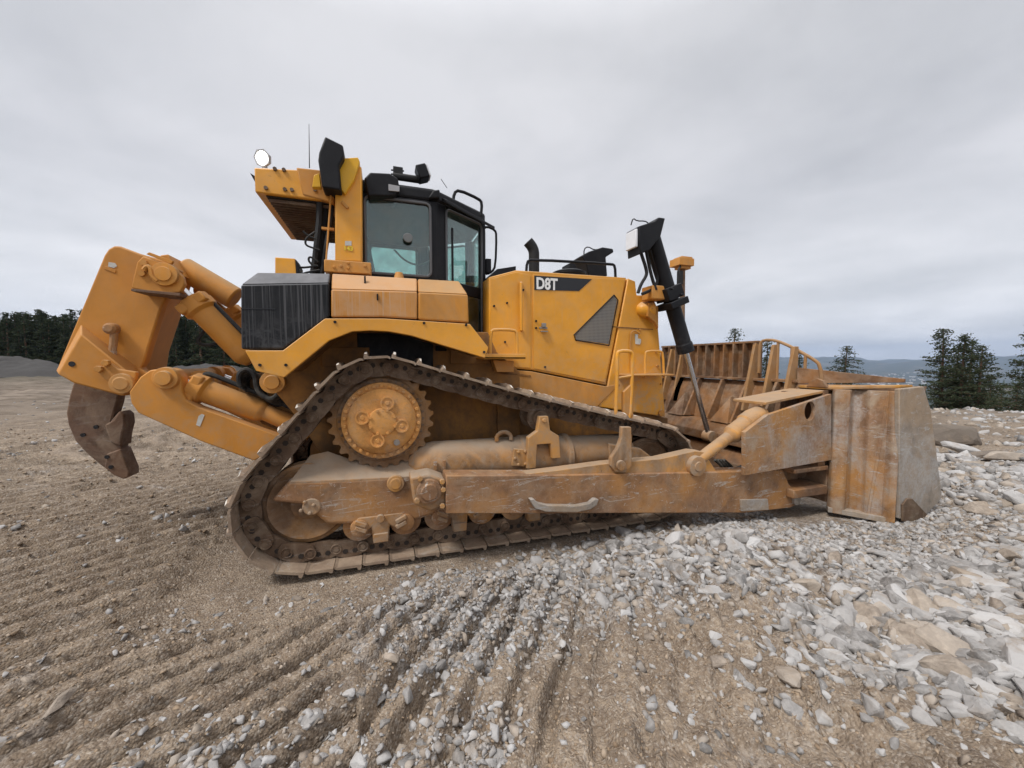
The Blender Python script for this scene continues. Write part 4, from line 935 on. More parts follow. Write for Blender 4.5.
# ---- push arms, tilt braces
for s in (-1, 1):
    def sp3(mb, pix, lat, depth):
        pts = [P(x, y, lat) for x, y in pix]
        if s > 0: pts = [Vector((p.x, -p.y, p.z)) for p in pts]; depth = -depth
        return mb.prism(pts, (0, depth, 0))
    fl = lambda p: Vector((p.x, s*abs(p.y), p.z))
    AL = -1.56
    arm = part(sp3(MB(), [(446, 475.5), (560, 475), (745, 471.5), (783, 470), (789, 484), (799, 496), (801, 503), (790, 508), (745, 513), (446, 514)], AL, .19), 'push_arm', 'arm', bevel=.010)
    part(sp3(MB(), [(520, 475), (560, 470), (607, 463.5), (625, 462), (660, 459), (695, 451), (704, 452), (718, 474)], AL+.03, .13), 'arm_gusset', 'yellow_muddy', arm, bevel=.006)
    # hooked post on the arm
    part(sp3(MB(), [(611.5, 458), (618, 448), (621.5, 438), (622, 427), (631.5, 427), (632, 452), (632, 466), (626, 473), (615, 472), (611, 466)], AL-.01, .05), 'arm_post', 'muddy', arm, bevel=.008)
    c = P(620, 465, AL-.02); q = MB().lathe(fl(c), (0, s, 0), [(0, .05), (.03, .048), (.032, .02)], 20); part(q, 'post_pin', 'muddy', arm, bevel=.003)
    # tow loop
    q = MB(); pl = [(530, 500), (533, 505), (545, 509), (575, 510), (592, 507), (598, 501)]
    q.prism([fl(P(x, y, AL-.06)) for x, y in ((530, 499.5), (534, 499), (538, 503), (548, 505.5), (577, 506), (590, 503.5), (595, 499), (599, 499.5), (597, 505), (591, 509.5), (577, 512.5), (546, 512), (535, 508.5))], (0, -s*.055, 0)); part(q, 'arm_step_loop', 'blade_edge', arm, bevel=.006)
    # trunnion behind the arm end
    q = sp3(MB(), [(410, 478), (430, 474), (446, 480), (446, 505), (430, 512), (414, 505)], AL+.05, .22); part(q, 'arm_trunnion', 'muddy', arm, bevel=.02)
    q = MB().lathe(fl(P(429, 491, AL+.04)), (0, s, 0), [(0, .105), (.03, .10), (.035, .07), (.05, .065)], 28); part(q, 'trunnion_cap', 'arm', arm, bevel=.003)
    q = MB(); q.bolts([fl(P(x, y, AL+.03)) for x, y in ((442, 481), (443, 489), (442, 505), (420, 478), (417, 500))], (0, s, 0), .022, .03); part(q, 'trunnion_bolt', 'yellow_muddy', arm, bevel=.002)
    # pin foot at the blade end
    q = sp3(MB(), [(741, 500), (768, 499), (769, 510), (742, 511.5)], AL-.02, .03); part(q, 'wear_pad', 'blade_edge', arm, bevel=.004)
    q = MB().lathe(fl(P(796, 500, AL-.01)), (0, s, 0), [(-.1, .055), (.02, .055), (.022, .03)], 20); part(q, 'arm_pin', 'blade_edge', arm, bevel=.003)
    # tilt brace
    a = fl(P(692, 464.5, -1.50)); b = fl(P(762, 412, -1.50)); d = (b-a).normalized(); L = (b-a).length
    br = MB().lathe(a, d, [(0, .055), (.25, .060), (L*.50, .062), (L*.52, .075), (L*.55, .098), (L*.74, .10), (L*.76, .115), (L*.86, .115), (L, .085)], 26)
    bro = part(br, 'tilt_brace', 'yellow_muddy', bevel=.003)
    q = MB().lathe(a-Vector((0, -s*.0, 0)), (0, s, 0), [(-.09, .105), (.085, .105), (.09, .085), (.09, .05), (.10, .05), (.10, .02)], 28); part(q, 'brace_eye', 'muddy', bro, bevel=.004)
    q = MB()
    for i in range(4):
        q.tube([fl(P(x, y, -1.3+.03*i)) for x, y in ((715+3*i, 460), (722+3*i, 466), (724+3*i, 472-i), (738, 474-i*2), (752, 470-i*3))], .018, 7, 2)
    part(q, 'brace_hose', 'rubber', bro, bevel=0)

# ---- blade
bl = empty('blade', (5.6, 0, 0)); bl.parent = D; bl.location = Vector((5.6, 0, 0))-WL[D.name]
ZT = 1.40
# mouldboard: curved section swept along the plan (centre + two wings)
plan_b = [(6.20, -2.10), (5.48, -1.25), (5.48, 1.25), (6.20, 2.10)]
def sect(u):  # u 0 bottom..1 top -> x offset (concave forward)
    return .30*(2*u-1)**2-.02
sec = [(sect(k/10), -.02+ZT*k/10) for k in range(11)]
front = []; back = []
norms = [Vector((-.763, -.646, 0)), Vector((-.94, -.34, 0)).normalized(), Vector((-.94, .34, 0)).normalized(), Vector((-.763, .646, 0))]
mb = MB(); n = len(sec); NV = len(plan_b)
vs = []
for (px_, py_), nn in zip(plan_b, norms):
    for ox, z in sec: vs.append((px_+ox*.6, py_, z))
    for ox, z in sec: vs.append((px_+ox*.6+nn.x*.055, py_+nn.y*.0, z))
fs = []
for j in range(NV-1):
    a0 = j*2*n; b0 = (j+1)*2*n
    for k in range(n-1):
        fs.append((a0+k, a0+k+1, b0+k+1, b0+k)); fs.append((a0+n+k, b0+n+k, b0+n+k+1, a0+n+k+1))
    fs.append((a0+n-1, a0+2*n-1, b0+2*n-1, b0+n-1)); fs.append((a0, b0, b0+n, a0+n))
for j in (0, NV-1):
    a0 = j*2*n; loop = [a0+k for k in range(n)]+[a0+n+k for k in range(n-1, -1, -1)]
    fs.append(tuple(loop if j else loop[::-1]))
mb.add(vs, fs); mould = part(mb, 'mouldboard', 'bladeback', bl, bevel=0)
# back structure of the centre section: horizontal box beams + ribs
q = MB(); q.prism([(5.52, -1.25, .78), (5.22, -1.25, .78), (5.12, -1.25, .64), (5.12, -1.25, .52), (5.45, -1.25, .52)], (0, 2.5, 0)); part(q, 'upper_back_beam', 'bladeback', bl, bevel=.01)
q = MB(); q.prism([(5.52, -1.25, .44), (5.20, -1.25, .44), (5.08, -1.25, .30), (5.08, -1.25, .02), (5.55, -1.25, .02)], (0, 2.5, 0)); part(q, 'lower_back_beam', 'bladeback', bl, bevel=.01)
for y in (-1.05, -.62, -.2, .25, .68, 1.1):
    q = MB().prism([(5.60, y, 1.39), (5.50, y, 1.39), (5.22, y, .80), (5.5, y, .80)], (0, .035, 0)); part(q, 'back_rib', 'bladeback', bl, bevel=.004)
for y in (-.42, .46):
    q = MB().prism([(5.2, y-.16, .79), (5.2, y+.16, .79), (5.42, y, 1.15)], (.12, 0, 0)); part(q, 'cylinder_mount', 'bladeback', bl, bevel=.006)
# spill guard on top of the centre
GT = 1.93
q = MB(); q.box((5.60, 0, ZT+.01), (.16, 2.5, .035)); q.box((5.62, .28, GT), (.10, 1.94, .03)); q.box((5.66, .28, (ZT+GT)/2), (.03, 1.94, GT-ZT-.02)); sg = part(q, 'spill_guard', 'bladeback', bl, bevel=.004)
for k in range(12):
    y = -.66+k*.168; q = MB().box((5.60, y, (ZT+GT)/2+.005), (.11, .022, GT-ZT-.045)); part(q, 'guard_bar', 'bladeback', sg, bevel=.003)
# sloping near end of the guard and its hoop rail
for s in (-1, 1):
    W0 = Vector((5.60, s*.70, 0)); 
    q = MB(); pp = [(5.58, .70, ZT+.02), (5.58, 1.22, ZT+.02), (5.58, 1.22, ZT+.20), (5.58, .70, GT)]
    pp2 = [(5.58, 1.24, ZT-.02), (6.20, 1.98, ZT+.02), (6.20, 1.98, ZT+.06), (5.58, 1.24, ZT+.18)]
    q.prism([(x, s*y, z) for x, y, z in pp2], (.035, 0, 0)); part(q, 'wing_guard', 'bladeback', sg, bevel=.004)
    for y in (.68, .95, 1.22):
        q = MB().prism([(5.50, s*y, .98), (5.62, s*y, 1.40), (5.62, s*y, GT-.02-(y-.68)*.12), (5.55, s*y, GT-.02-(y-.68)*.12), (5.36, s*y, .98)], (0, .04, 0)); part(q, 'guard_strut', 'guard', sg, bevel=.005)
    q = MB(); q.tube([(5.58, s*.72, ZT+.1), (5.58, s*.72, GT-.03), (5.60, s*.76, GT+.02), (5.61, s*.92, GT+.01), (5.64, s*1.12, GT-.09), (5.69, s*1.36, GT-.25), (5.71, s*1.42, GT-.32), (5.72, s*1.44, ZT+.0)], .020, 8, 1)
    for x, y, z in ((5.62, .95, GT-.01), (5.64, 1.12, GT-.10), (5.67, 1.27, GT-.19)): q.cyl((x, s*y, ZT+.02), (x, s*y, z), .018, n=8)
    part(q, 'guard_rail', 'guard', sg, bevel=0)
    fl = lambda p: Vector((p.x, s*abs(p.y), p.z))
    def sp4(mb, pix, lat, depth):
        pts = [P(x, y, lat) for x, y in pix]
        if s > 0: pts = [Vector((p.x, -p.y, p.z)) for p in pts]; depth = -depth
        return mb.prism(pts, (0, depth, 0))
    # plate box covering the brace end, with a round hole
    BL_ = -1.66
    ol = [(745, 432.5), (768, 415), (831.5, 394), (831.5, 460), (745, 475.5)]
    pts = [P(x, y, BL_) for x, y in ol]; hc = P(810, 411, BL_); hr_ = .085
    # polygon with hole: bridge ring
    N = 40; outer = []; 
    import itertools
    per = [0]
    for i in range(5): per.append(per[-1]+(pts[(i+1) % 5]-pts[i]).length)
    # ray-cast from the hole centre to the outline, corners included, for a clean ring
    angs = sorted(set([2*math.pi*k/36 for k in range(36)]+[math.atan2(p.z-hc.z, p.x-hc.x) % (2*math.pi) for p in pts]))
    ring_o = []; ring_i = []
    for a in angs:
        dx, dz = math.cos(a), math.sin(a); best = None
        for i in range(5):
            p, q2 = pts[i], pts[(i+1) % 5]; ex, ez = q2.x-p.x, q2.z-p.z
            den = dx*ez-dz*ex
            if abs(den) < 1e-9: continue
            t_ = ((p.x-hc.x)*ez-(p.z-hc.z)*ex)/den; u_ = ((p.x-hc.x)*dz-(p.z-hc.z)*dx)/den
            if t_ > 0 and -1e-6 <= u_ <= 1+1e-6: best = t_ if best is None else min(best, t_)
        ring_o.append((hc.x+dx*best, hc.z+dz*best)); ring_i.append((hc.x+dx*hr_*1.0, hc.z+dz*hr_*1.25))
    m_ = len(angs); y0 = s*abs(BL_); y1 = s*(abs(BL_)-.045)
    vs = [(x, y0, z) for x, z in ring_o]+[(x, y0, z) for x, z in ring_i]+[(x, y1, z) for x, z in ring_o]+[(x, y1, z) for x, z in ring_i]
    fs = []
    for k in range(m_):
        k2 = (k+1) % m_
        fs += [(k, k2, m_+k2, m_+k), (2*m_+k, 3*m_+k, 3*m_+k2, 2*m_+k2), (k, 2*m_+k, 2*m_+k2, k2), (m_+k, m_+k2, 3*m_+k2, 3*m_+k)]
    if s > 0: fs = [f[::-1] for f in fs]
    sp_ = part(MB().add(vs, fs), 'brace_side_plate', 'blade', bl, bevel=.004)
    tl = P(768, 415, BL_); tr_ = P(829, 395, BL_)
    q = MB(); q.prism([(tl.x+.02, s*(1.66-.05), tl.z+.10), (tl.x+.02, s*1.20, tl.z+.10), (tr_.x, s*1.20, tr_.z+.02), (tr_.x, s*(1.66-.05), tr_.z+.02)], (0, 0, .03)); part(q, 'brace_cover', 'yellow_muddy', sp_, bevel=.005)
    q = MB(); q.box((5.38, s*1.32, .75), (.30, .05, 1.1)); q.box((5.3, s*1.45, .16), (.55, .40, .10)); q.box((5.3, s*1.45, .42), (.55, .40, .05)); part(q, 'arm_socket', 'bladeback', sp_, bevel=.01)
    # wing back: box wall from the plate to the end of the blade
    A0 = (5.60, 1.64); B0 = (5.97, 2.07)
    for (n0, n1, z0_, z1_, mt, nm) in ((0, 1, 0, 0, 'blade_yel', 'wing_back_plate'),):
        a = Vector((A0[0], s*A0[1], 0)); b = Vector((B0[0], s*B0[1], 0))
        dr = (b-a); nn = Vector((dr.y*s, -dr.x*s, 0)).normalized()*-1
        nn = nn if nn.x < 0 else -nn
        offs = [(0, .0), (.03, .022), (.09, .034), (.20, .034), (.26, .025), (.31, -.02), (.36, -.038), (.46, -.038), (.52, -.02), (.57, .006), (.70, .010), (.83, .008), (.86, .03), (.90, .042), (1.0, .042), (1.02, .0)]
        pl_ = [a+dr*t+nn*o_*1.5 for t, o_ in offs]; bk = [a+dr*1.02-nn*.06, a-nn*.06]
        q = MB().loft([p+Vector((0, 0, -.10)) for p in pl_+bk], [p+Vector((0, 0, 1.335)) for p in pl_+bk]); wb_ = part(q, nm, 'blade', bl, bevel=.004, smooth=50)
        q = MB().prism([a+nn*.045+Vector((0, 0, -.10)), b+nn*.05+Vector((0, 0, -.12)), b+nn*.05+Vector((0, 0, -.06)), a+nn*.045+Vector((0, 0, -.04))], -nn*.1); part(q, 'wing_foot', 'blade_edge', wb_, bevel=.004)
        # slanting stiffener
        p0 = a+dr*.60; p1 = a+dr*.80; q = MB().prism([p0+nn*.02+Vector((0, 0, -.09)), p0+nn*.02+dr*.05+Vector((0, 0, -.09)), p1+nn*.02+dr*.05+Vector((0, 0, 1.3)), p1+nn*.02+Vector((0, 0, 1.3))], -nn*.017); part(q, 'wing_stiffener', 'blade', wb_, bevel=.004)
        q = MB().prism([(5.58, s*1.25, 1.33), (5.58, s*1.62, 1.33), (5.98, s*2.06, 1.37), (6.2, s*2.06, 1.37)], (0, 0, .03)); part(q, 'wing_top_plate', 'blade_yel', wb_, bevel=.005)
        q = MB(); lug = [(5.57, 1.60, 1.35), (5.57, 1.36, 1.35), (5.57, 1.41, 1.43), (5.57, 1.48, 1.455), (5.57, 1.55, 1.43)]
        q.prism([(x, s*y, z) for x, y, z in lug], (.04, 0, 0)); part(q, 'lifting_lug', 'bladeback', wb_, bevel=.006)
        q = MB().prism([(5.60, s*1.28, .0), (5.60, s*1.62, .0), (5.60, s*1.62, .42), (5.60, s*1.28, .42)], (.03, 0, 0)); part(q, 'wing_inner_plate', 'bladeback', wb_, bevel=.004)
        q = MB().prism([(5.44, s*1.28, .42), (5.56, s*1.28, .42), (5.56, s*1.28, 1.32), (5.48, s*1.28, 1.32)], (0, s*.34, 0)); part(q, 'wing_inner_box', 'bladeback', wb_, bevel=.004)
    # end plate
    q = sp4(MB(), [(899.5, 389), (924, 386.5), (931, 410), (942.5, 497), (938, 503), (920, 521), (905, 519), (900, 519)], -2.12, .045); ep = part(q, 'blade_end_plate', 'blade_edge', bl, bevel=.008)
    q = sp4(MB(), [(903, 505), (908, 498.5), (913, 499), (934.5, 522), (931, 526.5), (903, 521.5)], -2.14, .02); part(q, 'end_bit', 'track', bl, bevel=.006)
q = MB()
for (a, b) in zip(plan_b, plan_b[1:]):
    a = Vector((a[0]+.16, a[1], 0)); b = Vector((b[0]+.16, b[1], 0)); q.prism([a+Vector((0, 0, .16)), b+Vector((0, 0, .16)), b+Vector((.05, 0, -.06)), a+Vector((.05, 0, -.06))], (.035, 0, 0))
part(q, 'cutting_edge', 'blade_edge', bl, bevel=.004)
# receiver mast on the blade
q = MB(); mb0 = Vector((5.58, .72, ZT)); q.cyl(mb0, (5.52, .70, 3.22), .042, n=12); mst = part(q, 'receiver_mast', 'bladeback', bl, bevel=0)
q = MB(); q.box((5.50, .70, 3.32), (.30, .24, .12)); q.box((5.52, .70, 3.39), (.22, .20, .04)); q.box((5.52, .70, 3.24), (.20, .16, .05)); part(q, 'receiver', 'yellow_dull', mst, bevel=.004)
q = MB().tube([(5.40, .62, 3.25), (5.34, .60, 3.16), (5.36, .62, 3.05), (5.46, .68, 2.98)], .018, 8, 2); part(q, 'receiver_cable', 'rubber', mst, bevel=0)
q = MB().box((5.38, .60, 3.05), (.08, .06, .22)); part(q, 'receiver_bracket', 'rubber', mst, bevel=.004)

# ---- ripper
rp = empty('ripper', (-1.6, 0, .9)); rp.parent = D; rp.location = Vector((-1.6, 0, .9))-WL[D.name]
RL = -.42
def rs(pix, lat, depth, name, mat, parent=rp, bevel=.01, **k): return part(MB().side(pix, lat, depth), name, mat, parent, bevel, **k)
q = MB().side([(56, 370), (104, 255), (108, 249), (114, 245.5), (120, 246), (140, 253.5), (170, 262), (172, 288), (162, 305), (144, 362), (140, 368), (146, 372), (160, 376), (150, 392), (123, 396)], RL, .10)
q.side([(62, 366), (106, 258), (112, 250), (120, 249), (140, 257), (160, 268), (150, 296), (132, 350), (126, 392)], RL+.10, .64)
q.side([(62, 366), (106, 258), (112, 250), (120, 249), (140, 257), (160, 268), (160, 288), (152, 303), (134, 360), (126, 390)], RL+.74, .10)
part(q, 'ripper_frame', 'ripyel', rp, .015, seg=3)
# lower housing: bulges out of the frame, sloping top
Lh = RL-.16
q = MB()
A_ = [P(x, y, Lh) for x, y in ((81, 334), (58, 374), (74, 383), (123, 396), (139, 383), (128, 372))]
B_ = [P(x, y, RL+.01) for x, y in ((81, 324), (56, 371), (74, 383), (123, 396), (140, 380), (136, 366))]
q.loft(A_, B_); hs = part(q, 'shank_housing', 'ripyel', rp, .010)
c = P(72, 364, Lh-.002); q = MB().lathe(c, (0, -1, 0), [(0, .022), (.003, .022)], 14); part(q, 'housing_hole_disc', 'decal_black', hs, bevel=0)  # raised black disc, the dark of a hole put in as colour
# top bracket with pin
q = MB()
A_ = [P(x, y, RL-.20) for x, y in ((131, 288), (137, 262), (143, 256), (172, 266), (182, 276), (184, 284), (180, 292), (164, 294))]
q.prism(A_, (0, .06, 0)); q.prism([p+Vector((.0, .06, 0)) for p in A_[:4]]+[A_[7]+Vector((0, .06, 0))], (0, .15, 0))
tbk = part(q, 'upper_bracket', 'ripyel', rp, .008)
c = P(163.5, 274, RL-.23); q = MB().lathe(c+Vector((0, .05, 0)), (0, -1, 0), [(0, .10), (.05, .095), (.052, .06), (.065, .058), (.067, .02)], 26); part(q, 'bracket_pin', 'yellow_dull', tbk, bevel=.002)
q = MB().side([(131, 288.5), (180, 293), (180, 296), (131, 291)], RL-.24, .3); part(q, 'bracket_lip', 'shank', tbk, bevel=.003)
q = MB(); q.tube([P(x, y, RL-.22) for x, y in ((144, 270), (147, 266), (151, 268), (152, 276), (158, 281))], .02, 8, 1); q.bolts([P(144.5, 263, RL-.2), P(142.5, 273.5, RL-.2)], (0, -1, 0), .026, .02); part(q, 'pin_keeper', 'yellow_dull', tbk, bevel=0)
q = MB(); q.side([(146, 254), (171, 264), (173, 261), (149, 252)], RL-.21, .03); part(q, 'bracket_rib', 'ripyel', tbk, bevel=.003)
rs([(160, 255), (168, 254), (172, 262), (180, 275), (172, 270), (158, 262)], -.20, .5, 'upper_lug', 'ripyel', bevel=.01)
# sticker plates
q = MB().side([(108.5, 262), (115, 263), (117, 266), (114, 268), (108, 266.5)], RL-.004, .004); part(q, 'white_sticker', 'sticker', rp, bevel=0)
q = MB().side([(105, 266), (116, 270), (115, 273), (104, 269)], RL-.006, .008); part(q, 'frame_plate', 'ripyel', rp, bevel=.002)
# shank pin lever + keepers
q = MB(); q.tube([P(x, y, RL-.05) for x, y in ((114, 331), (114, 340), (112, 352), (116, 362))], .028, 8, 1); q.lathe(P(114, 329, RL-.02), (0, -1, 0), [(0, .05), (.06, .048), (.08, .03)], 16); part(q, 'shank_pin', 'arm', rp, bevel=.003)
q = MB().side([(96, 371), (108, 362), (118, 369), (136, 372), (134, 386), (126, 389), (114, 388)], Lh-.04, .05); part(q, 'pin_retainer', 'ripyel', hs, bevel=.008)
q = MB().lathe(P(123, 383.5, Lh-.04), (0, -1, 0), [(0, .085), (.03, .082), (.032, .055), (.04, .05)], 24); q.bolts([P(100, 369, Lh-.04), P(107, 363, Lh-.04)], (0, -1, 0), .028, .03); part(q, 'retainer_cap', 'yellow_dull', hs, bevel=.003)
# lower link arms, both sides
for s in (-1, 1):
    pts = [P(x, y, -.66) for x, y in ((140, 377), (150, 370), (162, 368.5), (175, 370), (181, 377), (182, 392), (186, 400), (198, 407), (240, 422), (290, 440), (254, 461), (200, 441), (138, 413), (131, 403), (129, 392))]
    if s > 0: pts = [Vector((p.x, -p.y, p.z)) for p in pts]
    la = part(MB().prism(pts, (0, -s*.13, 0)), 'lower_link', 'ripyel', rp, .010)
    c = P(166.5, 378, -.67); c.y = s*abs(c.y); q = MB().lathe(c, (0, s, 0), [(-.02, .095), (.03, .09), (.032, .062), (.07, .058), (.072, .02)], 26); part(q, 'link_pin', 'yellow_dull', la, bevel=.003)
    if s < 0:
        q = MB().side([(198.5, 416), (201.5, 414), (204.5, 415), (200, 426.5), (196, 425)], -.664, .004); part(q, 'link_sticker', 'sticker', la, bevel=0)
    # lower cylinder
    def cylr(a, b, c2, lat, r, rr, nm='ripper_cylinder', capn='cylinder_collar', mat='ripyel'):
        a, b, c2 = [Vector((p.x, s*abs(p.y), p.z)) for p in (P(*a, lat), P(*b, lat), P(*c2, lat))]
        d = (b-a).normalized(); L = (b-a).length
        o = part(MB().lathe(a, d, [(0, r*1.25), (L*.16, r*1.28), (L*.20, r), (L*.88, r), (L*.92, r*.92), (L, r*.55)], 28), nm, mat, rp, .003)
        q = MB().cyl(c2, a+d*.02, rr, n=16); part(q, 'piston_rod', 'chrome', o, bevel=0)
        q = MB(); rot = d.to_track_quat('Z', 'Y').to_matrix(); q.box(a+d*L*.07, (r*2.35, r*2.35, L*.13), rot); part(q, capn, mat, o, bevel=.016)
        q = MB().lathe(c2+Vector((0, -.10*s, 0)), (0, s, 0), [(0, .09), (.2, .09)], 20); part(q, 'rod_eye', mat, o, bevel=.004)
        q = MB(); q.tube([a+d*L*.15+Vector((0, 0, r)), a+d*L*.18+Vector((0, 0, r+.06)), a+d*L*.3+Vector((0, 0, r+.07)), b+Vector((.05, 0, r+.03)), b+Vector((.25, 0, .02))], .022, 8, 2); part(q, 'cylinder_hose', 'rubber', o, bevel=0)
        return o
    cylr((192, 386), (268, 414), (170, 378), -.50, .105, .042)
    cylr((192, 300), (252, 362), (166, 276), -.42, .105, .042, mat='ripyel')
    q = MB(); a = P(262, 411, -.5); b = P(312, 432, -.5); a.y = s*abs(a.y); b.y = s*abs(b.y); q.cyl(a, b, .075, .09, 18); part(q, 'cylinder_end', 'ripyel', rp, bevel=.003)
# pale far upper cylinder barrel seen above
q = MB(); q.cyl(P(182, 268, .10), P(236, 299, .10), .12, n=24); part(q, 'damper_tube', 'yellow_dull', rp, bevel=.02)
# cross tube between the links and rear frame bosses
q = MB(); c = P(166, 378, -.5); q.cyl((c.x, -.6, c.z), (c.x, .6, c.z), .075, n=20); c2 = P(214, 383, .1); q.lathe((c2.x, -.1, c2.z), (0, -1, 0), [(0, .14), (.1, .14), (.12, .1), (.3, .09)], 22); part(q, 'cross_tube', 'yellow_dull', rp, bevel=.003)
q = MB().side([(236, 378), (262, 372), (300, 400), (300, 440), (262, 424), (240, 400)], -.44, .9); part(q, 'rear_mount', 'yellow_dark', rp, bevel=.012)
q = MB(); q.lathe(P(274, 382, -.69), (0, -1, 0), [(0, .10), (.06, .10), (.062, .065), (.08, .06)], 24); part(q, 'mount_pin', 'yellow_dull', rp, bevel=.003)
q = MB()
for i in range(5):
    q.tube([P(x+2*i, y+i*1.5, -.62+.04*i) for x, y in ((240, 386), (238, 374), (246, 368), (255, 374), (256, 388), (262, 396), (272, 400), (280, 392))], .022, 8, 2)
q.tube([P(x, y, -.3) for x, y in ((205, 330), (197, 340), (200, 345), (214, 345), (224, 338))], .016, 8, 2)
part(q, 'ripper_hose', 'rubber', rp, bevel=0)
# shank
shp = [(74, 380), (119.5, 388), (117, 402), (114, 412), (112, 419), (119, 411), (124, 415), (125, 424), (122, 436), (121, 447), (128, 470), (128.5, 476), (122, 479), (113, 474), (100, 465), (86, 453), (75, 441), (68, 425), (66, 413), (69, 397)]
sh = rs(shp, -.06, .12, 'ripper_shank', 'shank', bevel=.018, seg=3)
q = MB().side([(113, 420), (119, 411), (124, 415), (125, 424), (122, 436), (121, 447), (110, 443), (104, 425)], -.085, .17); part(q, 'shank_protector', 'shank', sh, bevel=.015)
q = MB().side([(106, 454), (120, 449), (129, 471), (129, 477), (123, 479.5), (113, 475), (104, 468)], -.085, .17); part(q, 'ripper_tooth', 'shank', sh, bevel=.012)
q = MB()
for x, y in ((96, 427), (107, 457), (111, 467), (83, 435)): q.lathe(P(x, y, -.088), (0, -1, 0), [(-.01, .018), (.006, .018)], 12)
part(q, 'shank_hole_disc', 'decal_black', sh, bevel=0)  # raised black discs painting the dark of holes in shank and tooth

# ================================================================== STONES
rg = np.random.RandomState(5)
import bmesh
def rock_base(seed, sub=2, flat=.6):
    "broken stone: the hull of a few random points, edges chipped"
    r = np.random.RandomState(seed); n = {1: 9, 2: 15, 3: 26}[sub]
    p = r.normal(size=(n, 3)); p /= np.linalg.norm(p, axis=1)[:, None]; p *= r.uniform(.75, 1.1, (n, 1))
    p *= np.array([1.15, r.uniform(.55, .95), r.uniform(flat*.7, flat*1.2)])
    bm = bmesh.new(); [bm.verts.new(q) for q in p]
    g = bmesh.ops.convex_hull(bm, input=list(bm.verts)); bmesh.ops.delete(bm, geom=list({e for e in g['geom_interior']+g['geom_unused'] if isinstance(e, bmesh.types.BMVert)}), context='VERTS')
    if sub >= 2:
        bmesh.ops.bevel(bm, geom=list(bm.edges), offset=.055, segments=1, affect='EDGES', profile=.5)
        bmesh.ops.subdivide_edges(bm, edges=[e for e in bm.edges if e.calc_length() > .3], cuts=1, use_grid_fill=False)
    bmesh.ops.triangulate(bm, faces=list(bm.faces)); bmesh.ops.recalc_face_normals(bm, faces=list(bm.faces)); bm.verts.index_update()
    co = np.array([v.co[:] for v in bm.verts]); fs = np.array([[v.index for v in f.verts] for f in bm.faces]); bm.free()
    if sub >= 2: co = co+r.normal(size=co.shape)*.012
    return co, fs
BASES = [rock_base(i) for i in range(14)]; SMALL = [rock_base(100+i, 1, .7) for i in range(12)]
def rotm(r, tilt=.5):
    a = r.uniform(0, 2*math.pi); e_ = Vector((r.normal()*tilt, r.normal()*tilt, a)); return np.array(Matrix.Rotation(a, 3, 'Z') @ Matrix.Rotation(e_.x, 3, 'X') @ Matrix.Rotation(e_.y, 3, 'Y'))
def density(x, y):
    "0..1, how stony the ground is here"
    pat = ss(fbm(x*.9, y*.9, 3, 91), .44, .60); pa2 = ss(fbm(x*2.1, y*2.1, 3, 93), .42, .58)
    ff = (x-CAM.x)*FW.x+(y-CAM.y)*FW.y
    p = ss(x+.35*(y+3), 2.5, 3.5)*.9*(1-.95*ss(ff, 4.6, 7.0))*(.22+.78*np.maximum(pat, .6*pa2))
    strip = np.exp(-((y+2.12)/.62)**4)*ss(x, .1, 1.2)*(.40+.60*pa2)
    blob = .6*np.exp(-(((x+.1)/.35)**2+((y+3.1)/.3)**2)) + .5*np.exp(-(((x-.9)/.5)**2+((y+3.2)/.25)**2))
    return np.clip(np.maximum(p, strip)+blob*pa2+.07*pat*pa2+.012, 0, 1)
def machine(x, y):
    return ((x > -.5) & (x < 4.1) & (abs(y) < 1.36)) | ((x > 5.0) & (x < 6.4) & (y > -1.8) & (y < 2.15)) | ((abs(y)<.5)&(x>-.6)&(x<5.6))
# candidates visible in front of the camera
N = 120000
f_ = np.exp(rg.uniform(np.log(1.2), np.log(16), N)); u_ = rg.uniform(-1.5, 1.5, N)
X = CAM.x+f_*u_*RT.x+f_*FW.x; Y = CAM.y+f_*u_*RT.y+f_*FW.y
keep = (rg.rand(N) < density(X, Y)) & ~machine(X, Y)
X, Y, f_ = X[keep], Y[keep], f_[keep]
coarse = ss(X+.35*(Y+3), 1.6, 3.6)
size = np.exp(rg.normal(np.log(.015), .50, len(X)))*(1+.75*coarse)*(.75+.13*f_)
nearbl = (Y > -3.0) & (Y < 0) & (X > 3.8) & (X < 7); size = np.clip(size*(1+.3*coarse), .006, np.where(nearbl, .048, .055+.10*coarse))
Z = height(X, Y)
show = size/f_
order = np.argsort(-show)
picked = order[:250]; rest = order[250:21000]
ME_R = []
for i, (co, fs) in enumerate(BASES):
    for mt in ('rock', 'rock_tan'):
        me = bpy.data.meshes.new('stone'); me.from_pydata(co.tolist(), [], fs.tolist()); me.update(); me.materials.append(M[mt]); ME_R.append((me, mt))
def stone(x, y, z, s, rz, me, label, group=None, tilt=(0, 0), name='stone', sc=(1, 1, 1), cat='stone'):
    o = bpy.data.objects.new(name, me); COL.objects.link(o); o.location = (x, y, z); o.scale = (s*sc[0], s*sc[1], s*sc[2]); o.rotation_euler = (tilt[0], tilt[1], rz)
    tag(o, label, cat, group); return o
